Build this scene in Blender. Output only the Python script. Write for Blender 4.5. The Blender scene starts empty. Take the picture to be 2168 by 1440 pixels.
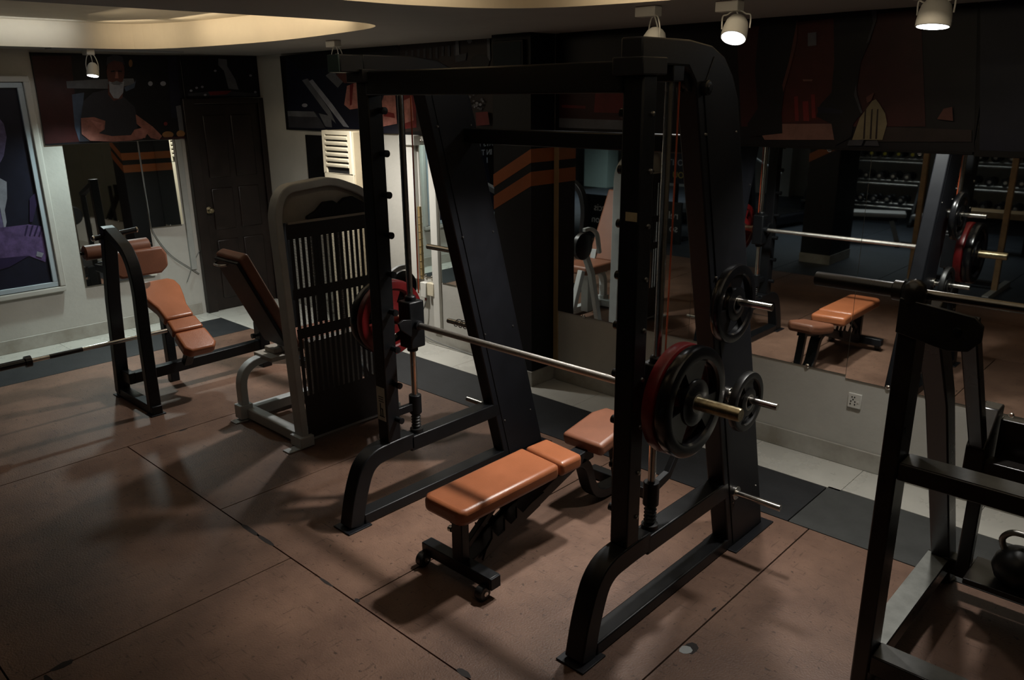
import bpy, bmesh, math, random
from mathutils import Vector, Matrix
random.seed(7)
C = bpy.context.scene.collection
PI = math.pi

# ------------------------------------------------------------------ camera
FPX = 1692.0
YAW, PIT, ROL = math.radians(-43.32), math.radians(-17.19), math.radians(-0.63)
CAM = Vector((0, 0, 2.05))
fw = Vector((math.cos(PIT) * math.sin(YAW), math.cos(PIT) * math.cos(YAW), math.sin(PIT)))
rt0 = Vector((math.cos(YAW), -math.sin(YAW), 0))
up0 = rt0.cross(fw)
RT = rt0 * math.cos(ROL) + up0 * math.sin(ROL)
UP = -rt0 * math.sin(ROL) + up0 * math.cos(ROL)
cd = bpy.data.cameras.new('camera'); cam = bpy.data.objects.new('camera', cd); C.objects.link(cam)
cam.matrix_world = Matrix(((RT.x, UP.x, -fw.x, CAM.x), (RT.y, UP.y, -fw.y, CAM.y), (RT.z, UP.z, -fw.z, CAM.z), (0, 0, 0, 1)))
cd.sensor_width = 36; cd.lens = FPX / 2168 * 36; cd.clip_start = 0.05
bpy.context.scene.camera = cam
bpy.context.scene.view_settings.view_transform = 'Standard'

def onp(u, v, ax, val):
    """where the photo's pixel (u,v) meets the plane axis=val (used to measure the flat prints on the walls)"""
    d = RT * ((u - 1084) / FPX) - UP * ((v - 720) / FPX) + fw
    return CAM + d * ((val - CAM[ax]) / d[ax])

# ------------------------------------------------------------------ materials
def srgb(h):
    if isinstance(h, str):
        h = [int(h[i:i + 2], 16) / 255 for i in (0, 2, 4)]
    return [c / 12.92 if c <= .04045 else ((c + .055) / 1.055) ** 2.4 for c in h]
MATS = {}
def mat(name, col, rough=.5, metal=0., var=0., scale=8., bump=0., bscale=60., spec=.5, emit=None, estr=0., rvar=0., col2=None, coat=0.):
    if name in MATS: return MATS[name]
    m = bpy.data.materials.new(name); m.use_nodes = True
    n = m.node_tree.nodes; l = m.node_tree.links; b = n['Principled BSDF']
    c = srgb(col) if isinstance(col, str) else list(col)
    b.inputs['Base Color'].default_value = (*c, 1); b.inputs['Roughness'].default_value = rough
    b.inputs['Metallic'].default_value = metal; b.inputs['Specular IOR Level'].default_value = spec
    if coat: b.inputs['Coat Weight'].default_value = coat; b.inputs['Coat Roughness'].default_value = .15
    if emit: b.inputs['Emission Color'].default_value = (*emit, 1); b.inputs['Emission Strength'].default_value = estr
    tc = n.new('ShaderNodeTexCoord')
    if var or rvar or col2:
        t = n.new('ShaderNodeTexNoise'); t.inputs['Scale'].default_value = scale; t.inputs['Detail'].default_value = 6
        t.inputs['Roughness'].default_value = .65
        l.new(tc.outputs['Object'], t.inputs['Vector'])
        r = n.new('ShaderNodeValToRGB'); r.color_ramp.elements[0].position = .3; r.color_ramp.elements[1].position = .72
        if col2: a, d = srgb(col2) if isinstance(col2, str) else col2, c
        else: a, d = [x * (1 - var) for x in c], [min(1, x * (1 + var)) for x in c]
        r.color_ramp.elements[0].color = (*a, 1); r.color_ramp.elements[1].color = (*d, 1)
        l.new(t.outputs['Fac'], r.inputs['Fac']); l.new(r.outputs['Color'], b.inputs['Base Color'])
        if rvar:
            mr = n.new('ShaderNodeMapRange'); mr.inputs['To Min'].default_value = max(.02, rough - rvar); mr.inputs['To Max'].default_value = min(1, rough + rvar)
            l.new(t.outputs['Fac'], mr.inputs['Value']); l.new(mr.outputs['Result'], b.inputs['Roughness'])
    if bump:
        t2 = n.new('ShaderNodeTexNoise'); t2.inputs['Scale'].default_value = bscale; t2.inputs['Detail'].default_value = 4
        l.new(tc.outputs['Object'], t2.inputs['Vector'])
        bp = n.new('ShaderNodeBump'); bp.inputs['Strength'].default_value = bump; bp.inputs['Distance'].default_value = .01
        l.new(t2.outputs['Fac'], bp.inputs['Height']); l.new(bp.outputs['Normal'], b.inputs['Normal'])
    MATS[name] = m
    return m

BLK = mat('black_powder_coat', (.0045, .005, .006), .40, spec=.32, var=.3, scale=14, rvar=.08)
BLKM = mat('black_matte_sheet', (.0055, .006, .0085), .5, spec=.3, var=.25, scale=5, rvar=.08)
RACKB = mat('worn_black_paint', (.011, .009, .008), .3, var=.4, scale=10, rvar=.1)
RUB = mat('black_rubber', (.006, .006, .006), .42, var=.2, scale=30)
GLOSS = mat('glossy_black_rubber', (.006, .006, .007), .22, var=.2, scale=30)
RED = mat('red_rubber', (.13, .007, .008), .36, var=.25, scale=25)
CHR = mat('chrome', (.62, .60, .56), .22, 1., var=.12, scale=40, rvar=.08)
KNURL = mat('knurled_steel', (.42, .40, .37), .42, 1., var=.25, scale=180, bump=.3, bscale=900)
BRASS = mat('worn_sleeve_steel', (.36, .30, .19), .32, 1., var=.35, scale=45, rvar=.1)
STEEL = mat('dull_steel', (.30, .29, .27), .4, 1., var=.2, scale=30)
LEA = mat('tan_brown_leather', (.27, .088, .036), .33, var=.13, scale=5, bump=.12, bscale=240, rvar=.06)
LEAD = mat('brown_leather_dull', (.17, .066, .036), .45, var=.15, scale=6, bump=.12, bscale=240)
GRY = mat('silver_grey_paint', (.36, .375, .375), .42, var=.1, scale=9, rvar=.06)
GRYP = mat('warm_grey_panel', (.30, .27, .23), .5, var=.1, scale=8)
WALL = mat('white_wall_paint', (.46, .45, .41), .6, var=.09, scale=2.2, bump=.12, bscale=35, spec=.3)
WALLS = mat('stained_skirting', (.44, .43, .39), .5, var=.22, scale=4, col2=(.24, .22, .18))
CEIL = mat('ceiling_paint', (.30, .28, .255), .7, var=.06, scale=2)
COVE = mat('cream_cove_paint', (.72, .64, .50), .7, var=.05, scale=3)
WOODD = mat('dark_door_wood', (.010, .005, .0035), .4, var=.5, scale=7, rvar=.08)
ORG = mat('orange_stripe_paint', (.22, .055, .005), .55, var=.1, scale=6)
PILB = mat('black_pillar_paint', (.004, .0045, .006), .5, spec=.3, var=.2, scale=4)
WHT = mat('white_plastic', (.62, .61, .56), .4, var=.04, scale=8)
CRM = mat('cream_plastic', (.62, .56, .42), .42, var=.05, scale=8)
CRMD = mat('tan_plastic_side', (.40, .33, .22), .5, var=.06, scale=8)
SLOT = mat('dark_slot', (.004, .004, .004), .7, var=.1)
FRMW = mat('white_frame_paint', (.36, .42, .46), .4, var=.05, scale=6)
FRMB = mat('black_frame', (.004, .0035, .004), .5, spec=.25, var=.1)
BROWN = mat('brown_rubber_mat', (.225, .130, .088), .52, var=.22, scale=3.2, bump=.25, bscale=120, rvar=.07, spec=.35, col2=(.125, .070, .049))
def scuff(m):
    n = m.node_tree.nodes; l = m.node_tree.links; b = n['Principled BSDF']
    src = b.inputs['Base Color'].links[0].from_socket; tc = [x for x in n if x.type == 'TEX_COORD'][0]
    def ns(scale, detail, lo, hi, c0, c1, stretch=None):
        t = n.new('ShaderNodeTexNoise'); t.inputs['Scale'].default_value = scale; t.inputs['Detail'].default_value = detail
        if stretch:
            mp = n.new('ShaderNodeMapping'); mp.inputs['Scale'].default_value = stretch[:3]; mp.inputs['Rotation'].default_value[2] = stretch[3]
            l.new(tc.outputs['Object'], mp.inputs['Vector']); l.new(mp.outputs[0], t.inputs['Vector'])
        else: l.new(tc.outputs['Object'], t.inputs['Vector'])
        r = n.new('ShaderNodeValToRGB'); r.color_ramp.elements[0].position = lo; r.color_ramp.elements[1].position = hi
        r.color_ramp.elements[0].color = (c0, c0, c0, 1); r.color_ramp.elements[1].color = (c1, c1, c1, 1)
        l.new(t.outputs['Fac'], r.inputs['Fac']); return r.outputs['Color']
    for o in (ns(.75, 5, .34, .62, .62, 1.08), ns(38, 2, .66, .72, 1., .45), ns(9, 3, .63, .70, 1., .62, (1, 9, 1, .6)), ns(9, 3, .64, .70, 1., .66, (8, 1, 1, -.3))):
        x = n.new('ShaderNodeMix'); x.data_type = 'RGBA'; x.blend_type = 'MULTIPLY'; x.inputs[0].default_value = 1
        l.new(src, x.inputs[6]); l.new(o, x.inputs[7]); src = x.outputs[2]
    l.new(src, b.inputs['Base Color'])
scuff(BROWN)
MATB = mat('charcoal_rubber_mat', (.020, .021, .023), .6, var=.25, scale=6, bump=.2, bscale=200, spec=.3)
MATG = mat('grey_rubber_mat', (.055, .057, .055), .6, var=.2, scale=6, bump=.2, bscale=200, spec=.3)
MATN = mat('blue_grey_rubber_mat', (.030, .036, .045), .55, var=.25, scale=4)
TILE = mat('white_floor_tile', (.50, .49, .44), .28, var=.12, scale=2.5, rvar=.06)
GROUT = mat('dark_gap', (.012, .008, .007), .8, var=.2)
REDC = mat('orange_red_cable', (.25, .04, .010), .5, var=.1)
STK = mat('yellowed_sticker', (.36, .30, .18), .5, var=.15, scale=20)
STKW = mat('white_sticker', (.42, .42, .36), .5, var=.15, scale=20)
TAN = mat('tan_wood_and_lit_steel', (.28, .18, .09), .5, var=.3, scale=9)
YEL = mat('yellow_ring', (.45, .36, .02), .5, var=.1)
CBL = mat('grey_cable', (.16, .16, .15), .5, var=.1)
MIR = mat('mirror_silver', (.80, .84, .82), .012, 1., rvar=.004, scale=3)
MIRE = mat('mirror_edge', (.05, .09, .08), .2, var=.1)
LENS = mat('lamp_lens', (1, 1, 1), .3, emit=(.93, .98, 1.0), estr=14., var=.01)

def perf_mat():
    """black sheet perforated with rows of fine slots"""
    m = bpy.data.materials.new('perforated_black_sheet'); m.use_nodes = True
    n = m.node_tree.nodes; l = m.node_tree.links; b = n['Principled BSDF']
    b.inputs['Base Color'].default_value = (.012, .011, .012, 1); b.inputs['Roughness'].default_value = .5
    tc = n.new('ShaderNodeTexCoord'); sp = n.new('ShaderNodeSeparateXYZ'); l.new(tc.outputs['Object'], sp.inputs[0])
    def M(op, a, c=None):
        x = n.new('ShaderNodeMath'); x.operation = op
        for i, q in enumerate((a, c)):
            if q is None: continue
            if isinstance(q, (int, float)): x.inputs[i].default_value = q
            else: l.new(q, x.inputs[i])
        return x.outputs[0]
    fy = M('FRACT', M('MULTIPLY', sp.outputs['Y'], 27.)); colm = M('GREATER_THAN', fy, .62)
    fz = M('FRACT', M('MULTIPLY', sp.outputs['Z'], 115.)); row = M('GREATER_THAN', fz, .36)
    z = sp.outputs['Z']
    def band(a, c): return M('MULTIPLY', M('GREATER_THAN', z, a), M('LESS_THAN', z, c))
    zone = M('ADD', M('ADD', band(.32, .68), band(.74, .92)), band(.98, 1.27))
    hole = M('MULTIPLY', M('MULTIPLY', colm, row), zone)
    tr = n.new('ShaderNodeBsdfTransparent'); mx = n.new('ShaderNodeMixShader')
    l.new(hole, mx.inputs[0]); l.new(b.outputs[0], mx.inputs[1]); l.new(tr.outputs[0], mx.inputs[2])
    l.new(mx.outputs[0], n['Material Output'].inputs['Surface'])
    return m
PERF = perf_mat()

# ------------------------------------------------------------------ object helpers
BASE = {}
def thing(name, label, cat, loc=(0, 0, 0), group=None):
    o = bpy.data.objects.new(name, None); C.objects.link(o); o.location = loc
    o.empty_display_size = .05
    o['label'] = label; o['category'] = cat
    if group: o['group'] = group
    BASE[o] = Vector(loc)
    return o
def tag(o, label, cat, group=None):
    o['label'] = label; o['category'] = cat
    if group: o['group'] = group
    return o
def obj(name, bm, m, parent=None, bevel=0., smooth=True, seg=2, loc=None, label=None):
    off = BASE[parent] if parent is not None else (Vector(loc) if loc is not None else Vector((0, 0, 0)))
    bmesh.ops.remove_doubles(bm, verts=bm.verts, dist=1e-6)
    bmesh.ops.recalc_face_normals(bm, faces=bm.faces)
    bmesh.ops.translate(bm, verts=bm.verts, vec=-off)
    me = bpy.data.meshes.new(name); bm.to_mesh(me); bm.free()
    for mm in (m if isinstance(m, (list, tuple)) else [m]): me.materials.append(mm)
    o = bpy.data.objects.new(name, me); C.objects.link(o)
    if parent is not None:
        o.parent = parent
    elif loc is not None:
        o.location = off
    BASE[o] = off
    if smooth:
        for p in me.polygons: p.use_smooth = True
        me.set_sharp_from_angle(angle=math.radians(38))
    if bevel:
        md = o.modifiers.new('bevel', 'BEVEL'); md.width = bevel; md.segments = seg; md.limit_method = 'ANGLE'
        md.angle_limit = math.radians(40); md.harden_normals = False
    if label: o['label'] = label
    return o
def struct(name, bm, m, parent=None, **k):
    o = obj(name, bm, m, parent, **k)
    if parent is None: o['kind'] = 'structure'
    return o
def copy_tree(o, parent=None):
    c = o.copy(); C.objects.link(c)
    if parent is not None: c.parent = parent
    for ch in list(o.children): copy_tree(ch, c)
    return c

def B(): return bmesh.new()
def box(bm, x0, x1, y0, y1, z0, z1, mi=0, M=None):
    vs = [bm.verts.new((x, y, z)) for x in (x0, x1) for y in (y0, y1) for z in (z0, z1)]
    if M is not None:
        for v in vs: v.co = M @ v.co
    for f in ((0, 1, 3, 2), (4, 6, 7, 5), (0, 4, 5, 1), (2, 3, 7, 6), (0, 2, 6, 4), (1, 5, 7, 3)):
        bm.faces.new([vs[i] for i in f]).material_index = mi
    return bm
def prism(bm, pts, ax, a, b, mi=0):
    """polygon pts (2D, in the two other axes in xyz order) extruded along axis ax from a to b"""
    def P(p, t):
        q = [0, 0, 0]; o = [i for i in range(3) if i != ax]
        q[o[0]], q[o[1]], q[ax] = p[0], p[1], t
        return bm.verts.new(q)
    A = [P(p, a) for p in pts]; D = [P(p, b) for p in pts]; n = len(pts)
    bm.faces.new(A).material_index = mi; bm.faces.new(D).material_index = mi
    for i in range(n): bm.faces.new((A[i], A[(i + 1) % n], D[(i + 1) % n], D[i])).material_index = mi
    return bm
def cyl(bm, p, q, r, r2=None, n=20, mi=0, caps=True):
    p, q = Vector(p), Vector(q); r2 = r if r2 is None else r2
    d = (q - p).normalized(); a = d.orthogonal().normalized(); b = d.cross(a)
    R = [[bm.verts.new(c + (a * math.cos(2 * PI * i / n) + b * math.sin(2 * PI * i / n)) * rr) for i in range(n)] for c, rr in ((p, r), (q, r2))]
    for i in range(n): bm.faces.new((R[0][i], R[0][(i + 1) % n], R[1][(i + 1) % n], R[1][i])).material_index = mi
    if caps:
        bm.faces.new(R[0][::-1]).material_index = mi; bm.faces.new(R[1]).material_index = mi
    return bm
def lathe(bm, p, d, prof, n=28, mi=0):
    """prof: list of (t along d, radius)"""
    p, d = Vector(p), Vector(d).normalized(); a = d.orthogonal().normalized(); b = d.cross(a); prev = None
    for t, r in prof:
        ring = [bm.verts.new(p + d * t + (a * math.cos(2 * PI * i / n) + b * math.sin(2 * PI * i / n)) * max(r, 1e-4)) for i in range(n)]
        if prev:
            for i in range(n): bm.faces.new((prev[i], prev[(i + 1) % n], ring[(i + 1) % n], ring[i])).material_index = mi
        prev = ring
    return bm
def tube(bm, path, r, n=10, mi=0):
    pts = [Vector(p) for p in path]; prev = None; a = None; first = None
    for i, p in enumerate(pts):
        d = (pts[min(i + 1, len(pts) - 1)] - pts[max(i - 1, 0)]).normalized()
        a = d.orthogonal().normalized() if a is None else (a - d * a.dot(d)).normalized()
        b = d.cross(a)
        ring = [bm.verts.new(p + (a * math.cos(2 * PI * k / n) + b * math.sin(2 * PI * k / n)) * r) for k in range(n)]
        if prev:
            for k in range(n): bm.faces.new((prev[k], prev[(k + 1) % n], ring[(k + 1) % n], ring[k])).material_index = mi
        else: first = ring
        prev = ring
    bm.faces.new(first[::-1]); bm.faces.new(prev)
    return bm
def smoothp(pts, sub=6):
    """Catmull-Rom through points"""
    P = [Vector(p) for p in pts]; out = []
    for i in range(len(P) - 1):
        p0, p1, p2, p3 = P[max(i - 1, 0)], P[i], P[i + 1], P[min(i + 2, len(P) - 1)]
        for k in range(sub):
            t = k / sub
            out.append(.5 * ((2 * p1) + (p2 - p0) * t + (2 * p0 - 5 * p1 + 4 * p2 - p3) * t * t + (3 * p1 - p0 - 3 * p2 + p3) * t ** 3))
    out.append(P[-1])
    return out
def rtube(bm, path, side, w, h, mi=0):
    """rectangular tube swept along a planar path; side = axis across (width w), h = thickness in the plane"""
    pts = [Vector(p) for p in path]; side = Vector(side).normalized(); rings = []
    for i, p in enumerate(pts):
        d0 = (p - pts[i - 1]).normalized() if i else None
        d1 = (pts[i + 1] - p).normalized() if i < len(pts) - 1 else None
        d = ((d0 or d1) + (d1 or d0)).normalized()
        nrm = side.cross(d).normalized(); k = 1.
        if d0 is not None and d1 is not None: k = 1 / max(.5, d.dot(d0))
        rings.append([bm.verts.new(p + side * (s * w / 2) + nrm * (t * h / 2 * k)) for s, t in ((-1, -1), (1, -1), (1, 1), (-1, 1))])
    for A, D in zip(rings, rings[1:]):
        for i in range(4): bm.faces.new((A[i], A[(i + 1) % 4], D[(i + 1) % 4], D[i])).material_index = mi
    bm.faces.new(rings[0][::-1]).material_index = mi; bm.faces.new(rings[-1]).material_index = mi
    return bm
def arc2(pts, r, seg=6):
    """round the corners of a 2D/3D polyline with radius r"""
    P = [Vector(p) for p in pts]; out = [P[0]]
    for i in range(1, len(P) - 1):
        a, b = (P[i - 1] - P[i]), (P[i + 1] - P[i]); rr = min(r, a.length * .49, b.length * .49)
        s, e = P[i] + a.normalized() * rr, P[i] + b.normalized() * rr
        for k in range(seg + 1):
            t = k / seg; out.append(s * (1 - t) ** 2 + P[i] * 2 * t * (1 - t) + e * t * t)
    out.append(P[-1])
    return out
def plate_bm(cx, cy, cz, R, th, hole=True, n=60):
    """weight plate, axis along x, with raised rim and hub and three grip openings"""
    bm = B()
    rs = [.026, .050, .060, .36 * R + .012, .42 * R, .70 * R, .745 * R, .78 * R, R - .012, R - .003, R]
    hs = [.5, .5, .42, .40, .28, .28, .30, .46, .5, .42, .26]
    ang = [2 * PI * i / n for i in range(n)]
    G = {}
    for s in (-1, 1):
        for i, (r, h) in enumerate(zip(rs, hs)):
            for j, a in enumerate(ang):
                G[s, i, j] = bm.verts.new((cx + s * th * h, cy + r * math.cos(a), cz + r * math.sin(a)))
    gone = lambda i, j: hole and 4 <= i < 6 and (j % (n // 3)) < int(n / 3 * .55)
    cells = [(i, j) for i in range(len(rs) - 1) for j in range(n) if not gone(i, j)]
    cnt = {}
    for i, j in cells:
        k = (j + 1) % n
        for s in (-1, 1): bm.faces.new((G[s, i, j], G[s, i, k], G[s, i + 1, k], G[s, i + 1, j]))
        for e in (((i, j), (i, k)), ((i, k), (i + 1, k)), ((i + 1, k), (i + 1, j)), ((i + 1, j), (i, j))):
            key = tuple(sorted(e)); cnt[key] = cnt.get(key, 0) + 1
    for (a, b), c in cnt.items():
        if c == 1: bm.faces.new((G[-1, a[0], a[1]], G[-1, b[0], b[1]], G[1, b[0], b[1]], G[1, a[0], a[1]]))
    return bm
def pad_bm(outline, ax, a, b): return prism(B(), outline, ax, a, b)
def xform(bm, M):
    bmesh.ops.transform(bm, matrix=M, verts=bm.verts); return bm

# ------------------------------------------------------------------ room
XW, YW, ZC = -7.46, 4.32, 2.42      # left wall, back wall, ceiling
XR, YF, XF = 2.6, -7.2, -12.2       # right side, far side, the side bay beyond the left wall's end
YE = -.35                           # where the left wall ends
# floor: sheets over a dark screed, real gaps between them
fb = B()
box(fb, XF, XR, YF, YW, -.04, -.012, 0)
def sheet(x0, x1, y0, y1, mi, g=.0035): box(fb, x0 + g, x1 - g, y0 + g, y1 - g, -.012, 0, mi)
sheet(-6.6, -4.81, .5, 3.5, 1)
xs = [-4.81, -3.65, -2.484, -1.32, -.15, 1.0, XR]
for a, b in zip(xs, xs[1:]): sheet(a, b, 1.65, 3.5, 1)
xs = [-6.6, -4.81, -2.98, -1.13, .72, XR]
for a, b in zip(xs[1:], xs[2:]): sheet(a, b, .5, 1.65, 1)
for a, b in zip(xs, xs[1:]): sheet(a - .9 if a > -6 else a, b - .9 if b < XR else b, -.3, .5, 1)
sheet(-7.17, -6.6, -.3, 3.5, 2); sheet(-5.5, -1.43, 3.5, 3.98, 2); sheet(-1.43, XR, 3.5, 4.0, 3)
for i in range(12): sheet(-11 + i * 1.14, -11 + (i + 1) * 1.14, -3.6, -.3, 4); sheet(-11 + i * 1.14, -11 + (i + 1) * 1.14, YF, -3.6, 4)
tx = -7.46
while tx < XR:
    t1 = min(tx + .61, XR); sheet(tx, t1, 4.0 if tx > -1.5 else 3.98, YW, 5, .0012); tx = t1
for y0 in (3.5,): sheet(-7.46, -6.35, 3.5, 3.98, 5, .0012); sheet(-6.35, -5.5, 3.5, 3.98, 5, .0012)
ty = -.3
while ty < 3.5:
    t1 = min(ty + .61, 3.5); sheet(-7.46, -7.17, ty, t1, 5, .0012); ty = t1
# torn hole in a sheet that shows the tile below, and small nicks along the seams
def blob(cx, cy, r, mi, z=.0006, k=9, sx=1., sy=1.):
    ps = [(cx + sx * r * (.75 + .4 * random.random()) * math.cos(2 * PI * i / k), cy + sy * r * (.75 + .4 * random.random()) * math.sin(2 * PI * i / k)) for i in range(k)]
    fb.faces.new([fb.verts.new((x, y, z)) for x, y in ps]).material_index = mi
blob(-1.285, 2.345, .040, 0, .0005, 9, .8, 1.); blob(-1.293, 2.322, .032, 6, .0010, 9, .8, 1.)
for cx, cy, sx, sy, r in ((-3.35, 1.65, 3, .5, .03), (-3.2, 1.652, 3, .4, .03), (-2.7, 1.648, 3, .4, .02), (-2.98, .66, .6, 1.5, .03), (-2.93, .60, 2, .6, .02), (-4.81, 1.86, .5, 2.5, .02), (-4.80, 2.0, .5, 1.6, .02), (-1.34, 2.62, .4, 1.6, .012), (-2.484, 1.66, 1.2, .7, .015), (-1.83, 1.66, 2, .7, .02)):
    blob(cx, cy, r, 0, .0005, 9, sx, sy)
HOLE = mat('pale_tile_in_hole', (.30, .32, .32), .4, var=.1)
struct('floor', fb, [GROUT, BROWN, MATB, MATG, MATN, TILE, HOLE], smooth=False)

T = .15
struct('wall_left', box(B(), XW - T, XW, YE, YW + T, 0, ZC + .4), WALL)
struct('wall_back', box(B(), XW, XR + T, YW, YW + T, 0, ZC + .4), WALL)
struct('wall_right', box(B(), XR, XR + T, YF, YW, 0, ZC + .4), WALL)
struct('wall_far', box(B(), XF, XR + T, YF - T, YF, 0, ZC + .4), WALL)
struct('wall_bay', box(B(), XF - T, XF, YF - T, YE + T, 0, ZC + .4), WALL)
struct('wall_return', box(B(), XF, XW - T, YE, YE + T, 0, ZC + .4), WALL)
struct('baseboard_back', box(box(B(), -3.62, XR, YW - .014, YW, 0, .115), XW, -4.02, YW - .014, YW, 0, .115), WALLS, bevel=.004)
struct('baseboard_left', box(B(), XW, XW + .014, YE, 3.46, 0, .115), WALLS, bevel=.004)

# ceiling with two rounded recesses whose cream sides are washed by hidden warm light
RA = [(-3.80, .6), (-3.78, 1.3), (-3.75, 1.9), (-3.72, 2.5), (-3.76, 2.85), (-3.95, 3.06), (-4.4, 3.17), (-5.3, 3.27), (-6.1, 3.22), (-6.7, 3.08), (-6.97, 2.85), (-7.03, 2.3), (-7.03, .6), (-6.9, .2), (-6.4, .0), (-4.4, .0), (-3.95, .2)]
RB = [(-2.92, .4), (-2.92, 2.1), (-2.86, 2.55), (-2.75, 2.82), (-2.55, 3.0), (-2.25, 3.10), (-1.9, 3.16), (-1.3, 3.18), (.6, 3.18), (1.1, 3.1), (1.4, 2.8), (1.4, .4), (1.1, .1), (-2.6, .1)]
def dense(p):
    q = smoothp([(x, y, 0) for x, y in p] + [(p[0][0], p[0][1], 0)], 4)[:-1]
    return [(v.x, v.y) for v in q]
def ceiling():
    import mathutils
    from mathutils.geometry import delaunay_2d_cdt
    outer = [(XF, YF), (XR, YF), (XR, YW), (XF, YW)]
    ra, rb = dense(RA), dense(RB)
    co = [Vector(p) for p in outer + ra + rb]; n0, n1 = 4, 4 + len(ra); n2 = n1 + len(rb)
    ed = [(i, (i + 1) % 4) for i in range(4)] + [(i, i + 1 if i + 1 < n1 else n0) for i in range(n0, n1)] + [(i, i + 1 if i + 1 < n2 else n1) for i in range(n1, n2)]
    vo, eo, fo, *_ = delaunay_2d_cdt(co, ed, [], 1, 1e-5)
    def inside(p, poly):
        c = False; j = len(poly) - 1
        for i in range(len(poly)):
            if (poly[i][1] > p[1]) != (poly[j][1] > p[1]) and p[0] < (poly[j][0] - poly[i][0]) * (p[1] - poly[i][1]) / (poly[j][1] - poly[i][1]) + poly[i][0]: c = not c
            j = i
        return c
    bm = B(); vs = [bm.verts.new((v[0], v[1], ZC)) for v in vo]
    for f in fo:
        m = sum((vo[i] for i in f), Vector((0, 0))) / len(f)
        if not inside(m, ra) and not inside(m, rb): bm.faces.new([vs[i] for i in f]).material_index = 0
    for poly in (ra, rb):
        H = .19; n = len(poly)
        lo = [bm.verts.new((x, y, ZC)) for x, y in poly]; hi = [bm.verts.new((x, y, ZC + H)) for x, y in poly]
        for i in range(n): bm.faces.new((lo[i], lo[(i + 1) % n], hi[(i + 1) % n], hi[i])).material_index = 1
        bm.faces.new(hi).material_index = 1
    me_o = obj('ceiling', bm, [CEIL, COVE], smooth=False)
    me_o['kind'] = 'structure'
    box_top = box(B(), XF, XR, YF, YW, ZC + .36, ZC + .4); struct('trim_9', box_top, CEIL)
ceiling()

# ------------------------------------------------------------------ door in the left wall
dr = struct('door_1', box(B(), XW, XW + .035, 3.60, 4.26, .01, 1.98), WOODD, bevel=.004)
BASE[dr] = Vector((0, 0, 0))
fr = B(); box(fr, XW, XW + .06, 3.50, 3.60, 0, 2.03); box(fr, XW, XW + .06, 4.26, 4.318, 0, 2.03); box(fr, XW, XW + .06, 3.60, 4.26, 1.98, 2.03)
obj('door_frame', fr, WOODD, dr, bevel=.006)
for (y0, y1, z0, z1) in ((3.68, 3.90, 1.30, 1.88), (3.96, 4.18, 1.30, 1.88), (3.68, 3.90, .80, 1.20), (3.96, 4.18, .80, 1.20), (3.68, 3.90, .12, .70), (3.96, 4.18, .12, .70)):
    obj('door_panel', prism(B(), [(y0, z0), (y1, z0), (y1, z1), (y0, z1)], 0, XW + .03, XW + .047), WOODD, dr, bevel=.012)
obj('door_knob', lathe(B(), (XW + .035, 3.635, 1.0), (1, 0, 0), [(0, .0), (0, .032), (.006, .032), (.01, .012), (.03, .012), (.04, .024), (.055, .027), (.066, .02), (.07, .0)]), BRASS, dr, label='brass round door knob')

# ------------------------------------------------------------------ black pillar with chevron stripes
def pillar(name, x0, x1, y0, y1, za, struct_name, front=-1):
    """za: stripe levels on the right-hand (x1) side face; the front slants down toward x0"""
    p = struct(struct_name, box(B(), x0, x1, y0, y1, .115, ZC), PILB)
    BASE[p] = Vector((0, 0, 0))
    e = .003; drop = .185
    for zb, zt in za:
        bm = B()
        # side faces: level bands
        for x, s, d in ((x1, 1, 0), (x0, -1, drop)):
            xa, xb = (x, x + s * e)
            box(bm, min(xa, xb), max(xa, xb), y0 - e, y1, zb - d, zt - d)
        for yy, s in ((y0, -1), (y1, 1)):
            if s == 1 and y1 > YW - .05: continue
            prism(bm, [(x0, zb - drop), (x1, zb), (x1, zt), (x0, zt - drop)], 1, yy, yy + s * e)
        obj('orange_stripe', bm, ORG, p, smooth=False)
    bb = B(); box(bb, x0 - .008, x1 + .008, y0 - .008, y1 if y1 > YW - .05 else y1 + .008, 0, .115)
    obj('skirting', bb, WALLS, p, bevel=.004)
    return p
pillar('pillar', -4.0, -3.65, 4.075, YW, [(1.445, 1.54), (1.60, 1.69)], 'trim_1')
pillar('pillar', -4.12, -3.75, -1.62, -1.0, [(1.40, 1.50), (1.56, 1.66)], 'trim_2')

# ------------------------------------------------------------------ mirrors
def mirror(name, x0, x1, z0, z1, label, clips=True):
    t = thing('wall_mirror', label, 'mirror', ((x0 + x1) / 2, YW - .004, z0))
    obj('mirror_glass', box(B(), x0 + .0012, x1 - .0012, YW - .009, YW - .003, z0, z1), MIR, t, smooth=False)
    if clips:
        for cx in (x0 + .22 * (x1 - x0), x0 + .78 * (x1 - x0)):
            for z in (z0, z1):
                obj('mirror_clip', lathe(B(), (cx, YW - .003, z), (0, -1, 0), [(0, 0), (0, .013), (.008, .013), (.012, .008), (.012, 0)], 14), CHR, t)
    return t
mirror('m', -3.605, -2.52, .535, 1.745, 'tall frameless wall mirror just right of the striped black pillar')
mirror('m', -2.52, -1.52, .535, 1.745, 'frameless wall mirror panel behind the tall black bar frame, left of the wall socket')
mirror('m', -1.52, -.48, .515, 1.745, 'frameless wall mirror panel above the white wall socket')
mirror('m', -.48, .6, .515, 1.745, 'rightmost wall mirror panel behind the dark rack')
mirror('m', -5.085, -4.955, .58, 1.69, 'narrow strip of wall mirror above the two white socket boxes')
mirror('m', -4.86, -4.01, .555, 1.72, 'wall mirror between the white post and the striped pillar')
t = B(); box(t, -3.645, -3.606, YW - .012, YW, .115, 1.745); struct('trim_3', t, mat('ochre_edge_strip', (.34, .24, .12), .5, var=.12))
t = B(); box(t, -4.952, -4.872, YW - .03, YW, .115, 1.72); struct('trim_4', t, WHT, bevel=.004)
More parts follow.
